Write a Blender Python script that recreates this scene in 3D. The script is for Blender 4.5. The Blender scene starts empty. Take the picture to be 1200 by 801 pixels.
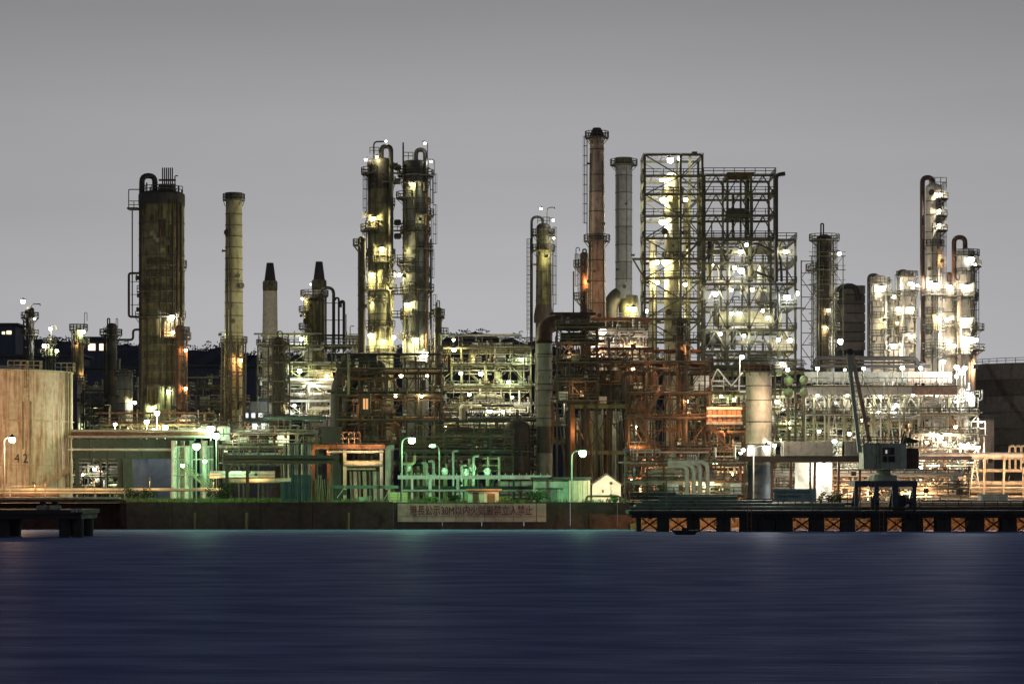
import bpy, math, random
from mathutils import Vector, Matrix, Quaternion

R = math.radians
SC = bpy.context.scene
C = SC.collection
rnd = random.Random(7)

# ------------------------------------------------------------------ camera
F, CAMZ, HOR, GZ = 3000.0, 8.0, 560.0, 4.12      # focal length in photo pixels, eye height, horizon row, yard level
cam_d = bpy.data.cameras.new('camera')
cam_d.sensor_width = 36.0
cam_d.lens = F / 1200.0 * 36.0
cam_d.shift_y = (HOR - 400.5) / 1200.0
cam_d.clip_start = 1.0
cam_d.clip_end = 12000.0
cam = bpy.data.objects.new('camera', cam_d)
C.objects.link(cam)
cam.location = (0, 0, CAMZ)
cam.rotation_euler = (R(90), 0, 0)
SC.camera = cam

# ------------------------------------------------------------------ night sky: grey overcast lit by the city
w = bpy.data.worlds.new('World')
SC.world = w
w.use_nodes = True
w.cycles.sampling_method = 'NONE'
nt = w.node_tree
nt.nodes.clear()
N = nt.nodes.new
L_ = nt.links.new
tc = N('ShaderNodeTexCoord')
sep = N('ShaderNodeSeparateXYZ')
L_(tc.outputs['Generated'], sep.inputs[0])
# cloud glow by elevation (sin of elevation): bright near the horizon, deep blue grey overhead
ramp = N('ShaderNodeValToRGB')
ramp.color_ramp.interpolation = 'EASE'
e = ramp.color_ramp.elements
e[0].position = 0.0
e[0].color = (0.51, 0.52, 0.565, 1)
e[1].position = 1.0
e[1].color = (0.028, 0.033, 0.055, 1)
for p, c in ((0.06, (0.425, 0.424, 0.438)), (0.12, (0.365, 0.363, 0.375)), (0.20, (0.25, 0.249, 0.262)),
             (0.40, (0.105, 0.108, 0.132))):
    el = e.new(p)
    el.color = (*c, 1)
L_(sep.outputs['Z'], ramp.inputs[0])
mp = N('ShaderNodeMapping')
mp.inputs['Scale'].default_value = (2.2, 2.2, 26.0)
L_(tc.outputs['Generated'], mp.inputs[0])
nz = N('ShaderNodeTexNoise')
nz.inputs['Scale'].default_value = 1.6
nz.inputs['Detail'].default_value = 5
nz.inputs['Roughness'].default_value = 0.55
L_(mp.outputs[0], nz.inputs['Vector'])
mr = N('ShaderNodeMapRange')
mr.inputs['From Min'].default_value = 0.25
mr.inputs['From Max'].default_value = 0.75
mr.inputs['To Min'].default_value = 0.965
mr.inputs['To Max'].default_value = 1.035
L_(nz.outputs['Fac'], mr.inputs['Value'])
# city glow: the low sky is a little brighter over the plant than far to either side
pw = N('ShaderNodeMath')
pw.operation = 'POWER'
pw.inputs[1].default_value = 30.0
mx0 = N('ShaderNodeMath')
mx0.operation = 'MAXIMUM'
mx0.inputs[1].default_value = 0.0
L_(sep.outputs['Y'], mx0.inputs[0])
L_(mx0.outputs[0], pw.inputs[0])
gl0 = N('ShaderNodeMath')
gl0.operation = 'MULTIPLY_ADD'
gl0.inputs[1].default_value = 0.26
gl0.inputs[2].default_value = 0.84
L_(pw.outputs[0], gl0.inputs[0])
gl1 = N('ShaderNodeMath')
gl1.operation = 'MULTIPLY'
L_(gl0.outputs[0], gl1.inputs[0])
L_(mr.outputs[0], gl1.inputs[1])
mul = N('ShaderNodeVectorMath')
mul.operation = 'SCALE'
L_(ramp.outputs[0], mul.inputs[0])
L_(gl1.outputs[0], mul.inputs['Scale'])
sky = N('ShaderNodeTexSky')
sky.sky_type = 'NISHITA'
sky.sun_disc = False
sky.sun_elevation = R(-4.0)
sky.sun_rotation = R(60)
sks = N('ShaderNodeVectorMath')
sks.operation = 'SCALE'
sks.inputs['Scale'].default_value = 0.05
L_(sky.outputs[0], sks.inputs[0])
add = N('ShaderNodeVectorMath')
L_(mul.outputs[0], add.inputs[0])
L_(sks.outputs[0], add.inputs[1])
bg = N('ShaderNodeBackground')
bg.inputs['Strength'].default_value = 1.0
L_(add.outputs[0], bg.inputs['Color'])
out = N('ShaderNodeOutputWorld')
L_(bg.outputs[0], out.inputs['Surface'])

# ------------------------------------------------------------------ exposure and sampling
SC.view_settings.view_transform = 'Standard'
SC.view_settings.look = 'None'
SC.view_settings.exposure = 0.0
SC.view_settings.gamma = 1.0
SC.view_settings.use_curve_mapping = False
SC.render.engine = 'CYCLES'
cy = SC.cycles
cy.max_bounces = 4
cy.diffuse_bounces = 2
cy.glossy_bounces = 2
cy.use_denoising = True
cy.sample_clamp_indirect = 1.2
cy.sample_clamp_direct = 16.0
cy.use_adaptive_sampling = True
cy.adaptive_threshold = 0.015

# ------------------------------------------------------------------ materials
MATS = {}


def steel(name, base, dirt=(0.10, 0.055, 0.03), amt=0.45, streak=0.6, rough=0.6, metal=0.0, var=0.16, scale=0.5, bump=0.15, ridged=None):
    m = bpy.data.materials.new(name)
    m.use_nodes = True
    t = m.node_tree
    b = t.nodes['Principled BSDF']
    n = t.nodes.new
    k = t.links.new
    g = n('ShaderNodeNewGeometry')
    oi = n('ShaderNodeObjectInfo')
    # vertical run-off streaks
    mp1 = n('ShaderNodeMapping')
    mp1.inputs['Scale'].default_value = (1.0, 1.0, 0.09)
    k(g.outputs['Position'], mp1.inputs[0])
    n1 = n('ShaderNodeTexNoise')
    n1.inputs['Scale'].default_value = 1.3 * scale / 0.5
    n1.inputs['Detail'].default_value = 6
    n1.inputs['Roughness'].default_value = 0.62
    k(mp1.outputs[0], n1.inputs['Vector'])
    # blotches
    n2 = n('ShaderNodeTexNoise')
    n2.inputs['Scale'].default_value = scale
    n2.inputs['Detail'].default_value = 8
    n2.inputs['Roughness'].default_value = 0.68
    k(g.outputs['Position'], n2.inputs['Vector'])
    mx = n('ShaderNodeMix')
    mx.inputs['Factor'].default_value = streak
    k(n2.outputs['Fac'], mx.inputs['A'])
    k(n1.outputs['Fac'], mx.inputs['B'])
    cr = n('ShaderNodeValToRGB')
    cr.color_ramp.elements[0].position = 0.62 - 0.26 * amt
    cr.color_ramp.elements[0].color = (0, 0, 0, 1)
    cr.color_ramp.elements[1].position = 0.80 - 0.26 * amt
    cr.color_ramp.elements[1].color = (1, 1, 1, 1)
    k(mx.outputs['Result'], cr.inputs[0])
    # tone differs from plate to plate
    vr = n('ShaderNodeMapRange')
    vr.inputs['To Min'].default_value = 1.0 - var
    vr.inputs['To Max'].default_value = 1.0 + var * 0.6
    k(oi.outputs['Random'], vr.inputs['Value'])
    sc = n('ShaderNodeVectorMath')
    sc.operation = 'SCALE'
    sc.inputs[0].default_value = base
    k(vr.outputs[0], sc.inputs['Scale'])
    cm = n('ShaderNodeMix')
    cm.data_type = 'RGBA'
    k(cr.outputs[0], cm.inputs['Factor'])
    k(sc.outputs[0], cm.inputs[6])
    cm.inputs[7].default_value = (*dirt, 1)
    # fine speckle
    n3 = n('ShaderNodeTexNoise')
    n3.inputs['Scale'].default_value = 1.1
    n3.inputs['Detail'].default_value = 4
    k(g.outputs['Position'], n3.inputs['Vector'])
    v3 = n('ShaderNodeMapRange')
    v3.inputs['From Min'].default_value = 0.3
    v3.inputs['From Max'].default_value = 0.7
    v3.inputs['To Min'].default_value = 0.80
    v3.inputs['To Max'].default_value = 1.14
    k(n3.outputs['Fac'], v3.inputs['Value'])
    s3 = n('ShaderNodeVectorMath')
    s3.operation = 'SCALE'
    k(cm.outputs[2], s3.inputs[0])
    k(v3.outputs[0], s3.inputs['Scale'])
    k(s3.outputs[0], b.inputs['Base Color'])
    rr = n('ShaderNodeMapRange')
    rr.inputs['To Min'].default_value = rough
    rr.inputs['To Max'].default_value = min(1.0, rough + 0.3)
    k(cr.outputs[0], rr.inputs['Value'])
    k(rr.outputs[0], b.inputs['Roughness'])
    b.inputs['Metallic'].default_value = metal
    b.inputs['Specular IOR Level'].default_value = 0.35
    if bump:
        bp = n('ShaderNodeBump')
        bp.inputs['Strength'].default_value = bump
        bp.inputs['Distance'].default_value = 0.15
        k(n2.outputs['Fac'], bp.inputs['Height'])
        k(bp.outputs[0], b.inputs['Normal'])
    MATS[name] = m
    return m


steel('olive', (0.215, 0.20, 0.105), dirt=(0.050, 0.045, 0.024), amt=0.68, scale=0.6)
steel('olive_light', (0.33, 0.315, 0.20), dirt=(0.085, 0.07, 0.035), amt=0.45)
steel('cream', (0.52, 0.48, 0.36), dirt=(0.20, 0.13, 0.07), amt=0.35)
steel('chimney_cream', (0.78, 0.68, 0.50), dirt=(0.30, 0.22, 0.14), amt=0.2, var=0.1)
steel('cap_dark', (0.045, 0.04, 0.038), dirt=(0.03, 0.026, 0.024), amt=0.3)
steel('dark', (0.045, 0.045, 0.043), dirt=(0.07, 0.04, 0.025), amt=0.4)
steel('dark_brown', (0.060, 0.047, 0.038), dirt=(0.075, 0.042, 0.027), amt=0.5)
steel('grey', (0.22, 0.225, 0.20), dirt=(0.12, 0.10, 0.075), amt=0.4)
steel('grey_stack', (0.32, 0.32, 0.325), dirt=(0.19, 0.19, 0.185), amt=0.35, var=0.22)
steel('frame', (0.165, 0.17, 0.10), dirt=(0.10, 0.06, 0.035), amt=0.45)
steel('frame_dark', (0.075, 0.075, 0.06), dirt=(0.10, 0.055, 0.03), amt=0.45)
steel('rust', (0.19, 0.095, 0.055), dirt=(0.09, 0.045, 0.028), amt=0.55)
steel('rust_dark', (0.080, 0.047, 0.034), dirt=(0.042, 0.028, 0.02), amt=0.5)
steel('stack_red', (0.47, 0.345, 0.285), dirt=(0.15, 0.11, 0.09), amt=0.45, var=0.25)
steel('pipe_pale', (0.50, 0.49, 0.43), dirt=(0.22, 0.15, 0.09), amt=0.3, rough=0.45)
steel('pipe_white', (0.66, 0.66, 0.62), dirt=(0.30, 0.22, 0.15), amt=0.25, rough=0.45)
steel('pipe_green', (0.036, 0.068, 0.06), dirt=(0.06, 0.05, 0.035), amt=0.4)
steel('tank_paint', (0.58, 0.47, 0.37), dirt=(0.30, 0.15, 0.08), amt=0.55, streak=0.93, var=0.05, scale=0.7)
steel('deck', (0.16, 0.15, 0.13), dirt=(0.10, 0.06, 0.035), amt=0.5)
steel('concrete', (0.33, 0.31, 0.28), dirt=(0.14, 0.12, 0.10), amt=0.5, rough=0.85)
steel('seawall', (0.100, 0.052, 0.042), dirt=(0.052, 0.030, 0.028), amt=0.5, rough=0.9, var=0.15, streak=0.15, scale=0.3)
steel('sign_concrete', (0.68, 0.40, 0.30), dirt=(0.42, 0.22, 0.16), amt=0.4, rough=0.9, var=0.12)
steel('letter_red', (0.15, 0.045, 0.028), dirt=(0.28, 0.14, 0.10), amt=0.2, rough=0.9, var=0.0)
steel('letter_black', (0.03, 0.028, 0.026), dirt=(0.25, 0.17, 0.12), amt=0.1, var=0.0)
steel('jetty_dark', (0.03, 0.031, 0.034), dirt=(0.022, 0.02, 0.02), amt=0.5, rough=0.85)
steel('jetty_green', (0.11, 0.155, 0.125), dirt=(0.05, 0.04, 0.03), amt=0.4)
steel('earth', (0.25, 0.17, 0.10), dirt=(0.12, 0.08, 0.05), amt=0.5, rough=0.95)
steel('blue_sheet', (0.045, 0.065, 0.085), dirt=(0.03, 0.035, 0.04), amt=0.4)
steel('sheet_green', (0.36, 0.44, 0.36), dirt=(0.22, 0.2, 0.15), amt=0.25)  # green includes the lamplight on the shed wall
steel('sheet_yellow', (0.50, 0.46, 0.33), dirt=(0.28, 0.22, 0.14), amt=0.25)  # yellow includes the light on the shed wall
steel('plaster', (0.56, 0.50, 0.42), dirt=(0.35, 0.28, 0.2), amt=0.25, rough=0.85)
steel('roof_dark', (0.045, 0.055, 0.055), dirt=(0.03, 0.03, 0.028), amt=0.4)
steel('crate_wood', (0.46, 0.37, 0.20), dirt=(0.22, 0.15, 0.08), amt=0.35, rough=0.85)
steel('bamboo', (0.22, 0.17, 0.10), dirt=(0.10, 0.07, 0.04), amt=0.4, rough=0.85)
steel('lattice', (0.105, 0.11, 0.066), dirt=(0.07, 0.05, 0.03), amt=0.4)
steel('boom_paint', (0.40, 0.31, 0.20), dirt=(0.22, 0.12, 0.07), amt=0.5)
steel('crane_green', (0.29, 0.34, 0.26), dirt=(0.05, 0.045, 0.035), amt=0.4)
steel('crane_blue', (0.05, 0.065, 0.09), dirt=(0.035, 0.03, 0.03), amt=0.4)
steel('board_teal', (0.20, 0.29, 0.27), dirt=(0.13, 0.15, 0.13), amt=0.35)
steel('louvre_red', (0.42, 0.20, 0.14), dirt=(0.20, 0.09, 0.06), amt=0.35)
steel('far_tank', (0.17, 0.145, 0.125), dirt=(0.09, 0.075, 0.065), amt=0.45, var=0.45)
steel('far_building', (0.045, 0.055, 0.10), dirt=(0.032, 0.038, 0.07), amt=0.4)
steel('east_skin', (0.60, 0.52, 0.42), dirt=(0.30, 0.20, 0.13), amt=0.32)
steel('rubber', (0.02, 0.02, 0.02), dirt=(0.03, 0.028, 0.025), amt=0.4, rough=0.8)
steel('asphalt', (0.075, 0.07, 0.062), dirt=(0.045, 0.042, 0.038), amt=0.5, rough=0.9)
steel('bark', (0.06, 0.045, 0.03), rough=0.9)
steel('leaf', (0.055, 0.085, 0.03), dirt=(0.03, 0.045, 0.018), amt=0.5, rough=0.7, var=0.5)
steel('grass_mat', (0.085, 0.13, 0.035), dirt=(0.14, 0.12, 0.05), amt=0.4, rough=0.8, scale=0.25)
steel('hill_mat', (0.020, 0.026, 0.046), dirt=(0.014, 0.018, 0.032), amt=0.5, rough=1.0)
steel('glass_dark', (0.02, 0.025, 0.03), amt=0.1, rough=0.15, bump=0)


def glow(name, col, strength):
    if name in MATS:
        return MATS[name]
    m = bpy.data.materials.new(name)
    m.use_nodes = True
    t = m.node_tree
    t.nodes.clear()
    em = t.nodes.new('ShaderNodeEmission')
    em.inputs['Color'].default_value = (*col, 1)
    em.inputs['Strength'].default_value = strength
    o = t.nodes.new('ShaderNodeOutputMaterial')
    t.links.new(em.outputs[0], o.inputs['Surface'])
    MATS[name] = m
    return m


# water: long-exposure sea, matt navy body with a weak broad sheen
def water_mat():
    m = bpy.data.materials.new('sea')
    m.use_nodes = True
    t = m.node_tree
    t.nodes.clear()
    n = t.nodes.new
    k = t.links.new
    g = n('ShaderNodeNewGeometry')
    mp = n('ShaderNodeMapping')
    mp.inputs['Scale'].default_value = (0.10, 0.22, 1)
    k(g.outputs['Position'], mp.inputs[0])
    n1 = n('ShaderNodeTexNoise')
    n1.inputs['Scale'].default_value = 1.0
    n1.inputs['Detail'].default_value = 7
    n1.inputs['Roughness'].default_value = 0.5
    k(mp.outputs[0], n1.inputs['Vector'])
    mp2 = n('ShaderNodeMapping')
    mp2.inputs['Scale'].default_value = (0.25, 0.9, 1)
    k(g.outputs['Position'], mp2.inputs[0])
    n2 = n('ShaderNodeTexNoise')
    n2.inputs['Scale'].default_value = 1.0
    n2.inputs['Detail'].default_value = 5
    k(mp2.outputs[0], n2.inputs['Vector'])
    bp = n('ShaderNodeBump')
    bp.inputs['Strength'].default_value = 0.5
    bp.inputs['Distance'].default_value = 0.5
    k(n2.outputs['Fac'], bp.inputs['Height'])
    cr = n('ShaderNodeValToRGB')
    cr.color_ramp.elements[0].position = 0.36
    cr.color_ramp.elements[0].color = (0.118, 0.142, 0.285, 1)
    cr.color_ramp.elements[1].position = 0.66
    cr.color_ramp.elements[1].color = (0.185, 0.215, 0.395, 1)
    k(n1.outputs['Fac'], cr.inputs[0])
    d = n('ShaderNodeBsdfDiffuse')
    k(cr.outputs[0], d.inputs['Color'])
    k(bp.outputs[0], d.inputs['Normal'])
    gl = n('ShaderNodeBsdfGlossy')
    gl.inputs['Color'].default_value = (0.75, 0.82, 1.0, 1)
    gl.inputs['Roughness'].default_value = 0.42
    k(bp.outputs[0], gl.inputs['Normal'])
    mr = n('ShaderNodeMapRange')
    mr.inputs['From Min'].default_value = 0.35
    mr.inputs['From Max'].default_value = 0.68
    mr.inputs['To Min'].default_value = 0.018
    mr.inputs['To Max'].default_value = 0.042
    k(n1.outputs['Fac'], mr.inputs['Value'])
    mx = n('ShaderNodeMixShader')
    k(mr.outputs[0], mx.inputs[0])
    k(d.outputs[0], mx.inputs[1])
    k(gl.outputs[0], mx.inputs[2])
    o = n('ShaderNodeOutputMaterial')
    k(mx.outputs[0], o.inputs['Surface'])
    MATS['sea'] = m


water_mat()

# ------------------------------------------------------------------ geometry helpers


def X(px, d):
    return (px - 600.0) * d / F


def Z(py, d):
    return CAMZ + (HOR - py) * d / F


def S(n, d):
    return n * d / F


def W(px, py, d):
    return Vector((X(px, d), d, Z(py, d)))


class MB:
    def __init__(s):
        s.v = []
        s.f = []

    def raw(s, vs, fs):
        o = len(s.v)
        s.v += [tuple(p) for p in vs]
        s.f += [tuple(i + o for i in f) for f in fs]
        return s

    def box(s, x0, x1, y0, y1, z0, z1):
        return s.raw([(x0, y0, z0), (x1, y0, z0), (x1, y1, z0), (x0, y1, z0), (x0, y0, z1), (x1, y0, z1), (x1, y1, z1), (x0, y1, z1)],
                     [(0, 3, 2, 1), (4, 5, 6, 7), (0, 1, 5, 4), (1, 2, 6, 5), (2, 3, 7, 6), (3, 0, 4, 7)])

    def bar(s, a, b, wd, ht=None):
        a = Vector(a)
        b = Vector(b)
        d = b - a
        if d.length < 1e-6:
            return s
        ht = ht or wd
        q = d.to_track_quat('Z', 'Y')
        ux = q @ Vector((wd / 2, 0, 0))
        uy = q @ Vector((0, ht / 2, 0))
        vs = [p + sx * ux + sy * uy for p in (a, b) for sx, sy in ((-1, -1), (1, -1), (1, 1), (-1, 1))]
        return s.raw(vs, [(0, 3, 2, 1), (4, 5, 6, 7), (0, 1, 5, 4), (1, 2, 6, 5), (2, 3, 7, 6), (3, 0, 4, 7)])

    def lathe(s, prof, c, n=28, axis='Z', cap0=True, cap1=True):
        cx, cy_, cz = c
        vs = []
        for r, z in prof:
            for i in range(n):
                a = 2 * math.pi * i / n
                p = (r * math.cos(a), r * math.sin(a), z)
                if axis == 'X':
                    p = (z, p[0], p[1])
                elif axis == 'Y':
                    p = (p[1], z, p[0])
                vs.append((cx + p[0], cy_ + p[1], cz + p[2]))
        fs = []
        m = len(prof)
        for j in range(m - 1):
            for i in range(n):
                k2 = (i + 1) % n
                fs.append((j * n + i, j * n + k2, (j + 1) * n + k2, (j + 1) * n + i))
        if cap0:
            fs.append(tuple(reversed(range(n))))
        if cap1:
            fs.append(tuple(range((m - 1) * n, m * n)))
        return s.raw(vs, fs)

    def sweep(s, pts, r, n=10, bend=None):
        pts = [Vector(p) for p in pts]
        bend = bend or r * 2.6
        path = [pts[0]]
        for i in range(1, len(pts) - 1):
            a, b, c = pts[i - 1], pts[i], pts[i + 1]
            u = (a - b)
            v = (c - b)
            l = min(bend, u.length * 0.49, v.length * 0.49)
            p0 = b + u.normalized() * l
            p1 = b + v.normalized() * l
            for t in (0, .25, .5, .75, 1):
                path.append((1 - t) ** 2 * p0 + 2 * t * (1 - t) * b + t * t * p1)
        path.append(pts[-1])
        nrm = None
        vs = []
        for i, p in enumerate(path):
            t = (path[min(i + 1, len(path) - 1)] - path[max(i - 1, 0)]).normalized()
            if nrm is None:
                nrm = t.orthogonal().normalized()
            else:
                nrm = (nrm - t * nrm.dot(t)).normalized()
            bn = t.cross(nrm)
            for k2 in range(n):
                a = 2 * math.pi * k2 / n
                vs.append(p + r * (math.cos(a) * nrm + math.sin(a) * bn))
        fs = []
        m = len(path)
        for j in range(m - 1):
            for i in range(n):
                k2 = (i + 1) % n
                fs.append((j * n + i, j * n + k2, (j + 1) * n + k2, (j + 1) * n + i))
        fs.append(tuple(reversed(range(n))))
        fs.append(tuple(range((m - 1) * n, m * n)))
        return s.raw(vs, fs)

    def mesh(s, name, mat, off=(0, 0, 0), smooth=True):
        me = bpy.data.meshes.new(name)
        ox, oy, oz = off
        me.from_pydata([(p[0] - ox, p[1] - oy, p[2] - oz) for p in s.v], [], s.f)
        if smooth:
            me.shade_smooth()
            me.set_sharp_from_angle(angle=R(35))
        me.materials.append(MATS[mat])
        return me


_unit = {}


def unit_box(mat):
    k = ('b', mat)
    if k not in _unit:
        _unit[k] = MB().box(-.5, .5, -.5, .5, -.5, .5).mesh('steel_member', mat, smooth=False)
    return _unit[k]


def unit_cyl(mat):
    k = ('c', mat)
    if k not in _unit:
        _unit[k] = MB().lathe([(1, -.5), (1, .5)], (0, 0, 0), n=12).mesh('round_member', mat)
    return _unit[k]


def ico(mat):
    k = ('i', mat)
    if k not in _unit:
        _unit[k] = MB().lathe([(0.3, -.95), (0.71, -.71), (0.95, -.3), (0.95, .3), (0.71, .71), (0.3, .95)], (0, 0, 0), n=12).mesh('lamp_bulb', mat)
    return _unit[k]


def hood_mesh():
    if 'h' not in _unit:
        _unit['h'] = MB().lathe([(1.15, .62), (0.95, 1.08), (0.35, 1.35), (0.2, 1.7)], (0, 0, 0), n=10).mesh('lamp_hood', 'frame_dark')
    return _unit['h']


LAMPC = {
    'white': (1.0, 0.95, 0.80), 'warm': (1.0, 0.84, 0.42), 'yellow': (1.0, 0.90, 0.46), 'mercury': (0.86, 1.0, 0.60),
    'green': (0.40, 1.0, 0.46), 'sodium': (1.0, 0.50, 0.20), 'orange': (1.0, 0.56, 0.30), 'cool': (0.88, 0.95, 1.0), 'pink': (1.0, 0.72, 0.52),
}
GAIN = 3.2


_lights = {}
_lr = random.Random(99)


def lamp_glass(name, col):
    # glowing translucent glass envelope round the lamp
    if name in MATS:
        return MATS[name]
    m = bpy.data.materials.new(name)
    m.use_nodes = True
    t = m.node_tree
    t.nodes.clear()
    em = t.nodes.new('ShaderNodeEmission')
    em.inputs['Color'].default_value = (*col, 1)
    em.inputs['Strength'].default_value = 16.0
    tr = t.nodes.new('ShaderNodeBsdfTransparent')
    ad = t.nodes.new('ShaderNodeAddShader')
    t.links.new(em.outputs[0], ad.inputs[0])
    t.links.new(tr.outputs[0], ad.inputs[1])
    o = t.nodes.new('ShaderNodeOutputMaterial')
    t.links.new(ad.outputs[0], o.inputs['Surface'])
    m.cycles.emission_sampling = 'NONE'
    MATS[name] = m
    return m


def housing_mesh():
    # floodlight housing: a dished back and side cheeks, open towards the plant
    if 'fl' not in _unit:
        m = MB()
        m.box(-1.6, 1.6, -1.9, -1.6, -1.4, 1.6)
        m.box(-1.75, -1.6, -1.9, .3, -1.4, 1.6)
        m.box(1.6, 1.75, -1.9, .3, -1.4, 1.6)
        m.box(-1.75, 1.75, -1.9, .5, 1.6, 1.8)
        _unit['fl'] = m.mesh('lamp_housing', 'frame_dark', smooth=False)
    return _unit['fl']


class T:
    def __init__(s, name, label, cat, loc, group=None):
        o = bpy.data.objects.new(name, None)
        C.objects.link(o)
        o.location = loc
        o.empty_display_size = 0.5
        o['label'] = label
        o['category'] = cat
        o['kind'] = 'thing'
        if group:
            o['group'] = group
        s.o = o
        s.loc = Vector(loc)

    def part(s, name, mb, mat, parent=None, smooth=True, label=None, stuff=False):
        me = mb.mesh(name, mat, s.loc, smooth)
        o = bpy.data.objects.new(name, me)
        C.objects.link(o)
        o.parent = parent or s.o
        if label:
            o['label'] = label
        if stuff:
            o['kind'] = 'stuff'
        return o

    def _place(s, name, me, a, b, sx, sy):
        a = Vector(a)
        b = Vector(b)
        d = b - a
        o = bpy.data.objects.new(name, me)
        C.objects.link(o)
        o.parent = s.o
        o.location = (a + b) / 2 - s.loc
        o.rotation_mode = 'QUATERNION'
        o.rotation_quaternion = d.to_track_quat('Z', 'Y')
        o.scale = (sx, sy, d.length)
        return o

    def bar(s, name, a, b, wd, mat, ht=None):
        return s._place(name, unit_box(mat), a, b, wd, ht or wd)

    def cyl(s, name, a, b, r, mat):
        return s._place(name, unit_cyl(mat), a, b, r, r)

    def pipe(s, name, pts, r, mat, n=10, parent=None, bend=None):
        return s.part(name, MB().sweep(pts, r, n, bend), mat, parent)

    def lamp(s, p, kind='white', watts=600, r=0.32, hood=True, name='floodlight', flood=None):
        watts *= GAIN
        r *= _lr.uniform(.78, 1.22)
        mname = 'lamp_glass_' + kind
        lamp_glass(mname, LAMPC[kind])
        o = bpy.data.objects.new(name, ico(mname))
        C.objects.link(o)
        o.parent = s.o
        o.location = Vector(p) - s.loc
        o.scale = (r, r, r)
        key = (kind, round(watts))
        if key not in _lights:
            ld = bpy.data.lights.new('lamp_light', 'POINT')
            ld.color = LAMPC[kind]
            ld.energy = watts
            ld.shadow_soft_size = 0.12
            _lights[key] = ld
        lo = bpy.data.objects.new('lamp_light', _lights[key])
        C.objects.link(lo)
        lo.parent = s.o
        lo.location = Vector(p) - s.loc
        if flood is None:
            flood = kind in ('sodium', 'pink') and r <= .26 or kind in ('orange', 'green') and r <= .31 or kind in ('warm', 'yellow', 'mercury') and r <= .26
        if flood:
            h = bpy.data.objects.new('lamp_housing', housing_mesh())
            C.objects.link(h)
            h.parent = o
        elif hood:
            h = bpy.data.objects.new('lamp_hood', hood_mesh())
            C.objects.link(h)
            h.parent = o
        return o


def single(name, mb, mat, label=None, cat=None, kind=None, group=None, smooth=True, loc=(0, 0, 0)):
    o = bpy.data.objects.new(name, mb.mesh(name, mat, loc, smooth))
    o.location = loc
    C.objects.link(o)
    if label:
        o['label'] = label
    if cat:
        o['category'] = cat
    if kind:
        o['kind'] = kind
    if group:
        o['group'] = group
    return o


RW = 0.13     # rail thickness


def rail_line(mb, pts, h=1.1, step=2.2, closed=False):
    pts = [Vector(p) for p in pts]
    if closed:
        pts = pts + [pts[0]]
    for a, b in zip(pts, pts[1:]):
        for k in (0.5, 1.0):
            mb.bar(a + Vector((0, 0, h * k)), b + Vector((0, 0, h * k)), RW)
        n = max(1, int(round((b - a).length / step)))
        for i in range(n):
            p = a.lerp(b, i / n)
            mb.bar(p, p + Vector((0, 0, h + RW / 2)), RW)
    mb.bar(pts[-1], pts[-1] + Vector((0, 0, h + RW / 2)), RW)
    return mb


def ring_platform(t, cx, cy_, z, r0, r1, a0=0.0, a1=360.0, mat='deck', rmat='frame_dark', rail=True, n=None):
    full = a1 - a0 >= 359
    n = n or max(4, int((a1 - a0) / 22))
    mb = MB()
    vs = []
    for i in range(n + 1):
        a = R(a0 + (a1 - a0) * i / n)
        c, s_ = math.cos(a), math.sin(a)
        for r, dz in ((r0, 0), (r1, 0), (r1, 0.22), (r0, 0.22)):
            vs.append((cx + r * c, cy_ + r * s_, z + dz - 0.22))
    fs = []
    for i in range(n):
        for k in range(4):
            k2 = (k + 1) % 4
            fs.append((i * 4 + k, (i + 1) * 4 + k, (i + 1) * 4 + k2, i * 4 + k2))
    if not full:
        fs.append((3, 2, 1, 0))
        fs.append((n * 4, n * 4 + 1, n * 4 + 2, n * 4 + 3))
    mb.raw(vs, fs)
    # brackets
    for i in range(0, n + 1, 2):
        a = R(a0 + (a1 - a0) * i / n)
        c, s_ = math.cos(a), math.sin(a)
        mb.bar((cx + r0 * 0.97 * c, cy_ + r0 * 0.97 * s_, z - 1.3), (cx + (r1 - .1) * c, cy_ + (r1 - .1) * s_, z - 0.15), 0.12)
    p = t.part('platform', mb, mat, smooth=False)
    if rail:
        pts = []
        for i in range(n + (0 if full else 1)):
            a = R(a0 + (a1 - a0) * i / n)
            pts.append((cx + (r1 - .06) * math.cos(a), cy_ + (r1 - .06) * math.sin(a), z))
        if not full:
            a = R(a0)
            pts.insert(0, (cx + r0 * math.cos(a), cy_ + r0 * math.sin(a), z))
            a = R(a1)
            pts.append((cx + r0 * math.cos(a), cy_ + r0 * math.sin(a), z))
        rb = rail_line(MB(), pts, closed=full)
        t.part('railing', rb, rmat, parent=p, smooth=False)
    return p


def ladder(t, p0, p1, side=(1, 0, 0), out_=(0, -1, 0), wd=0.6, cage=True, mat='frame_dark'):
    p0 = Vector(p0)
    p1 = Vector(p1)
    sd = Vector(side).normalized() * wd / 2
    ot = Vector(out_).normalized()
    mb = MB()
    mb.bar(p0 - sd, p1 - sd, 0.1)
    mb.bar(p0 + sd, p1 + sd, 0.1)
    n = int((p1 - p0).length / 0.9)
    for i in range(1, n):
        p = p0.lerp(p1, i / n)
        mb.bar(p - sd, p + sd, 0.07)
    o = t.part('ladder', mb, mat, smooth=False)
    if cage:
        cb = MB()
        up = (p1 - p0).normalized()
        q0 = p0 + up * 2.4
        for k in (-1, 0, 1):
            off = ot * (0.75 if k == 0 else 0.45) + sd * k * 1.25
            cb.bar(q0 + off, p1 + off, 0.07)
        m = max(1, int((p1 - q0).length / 1.8))
        for i in range(m + 1):
            p = q0.lerp(p1, i / m)
            ring = [p - sd, p - sd * 1.25 + ot * .45, p + ot * .75, p + sd * 1.25 + ot * .45, p + sd]
            for a, b in zip(ring, ring[1:]):
                cb.bar(a, b, 0.07)
        t.part('ladder_cage', cb, mat, parent=o, smooth=False)
    return o


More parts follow.
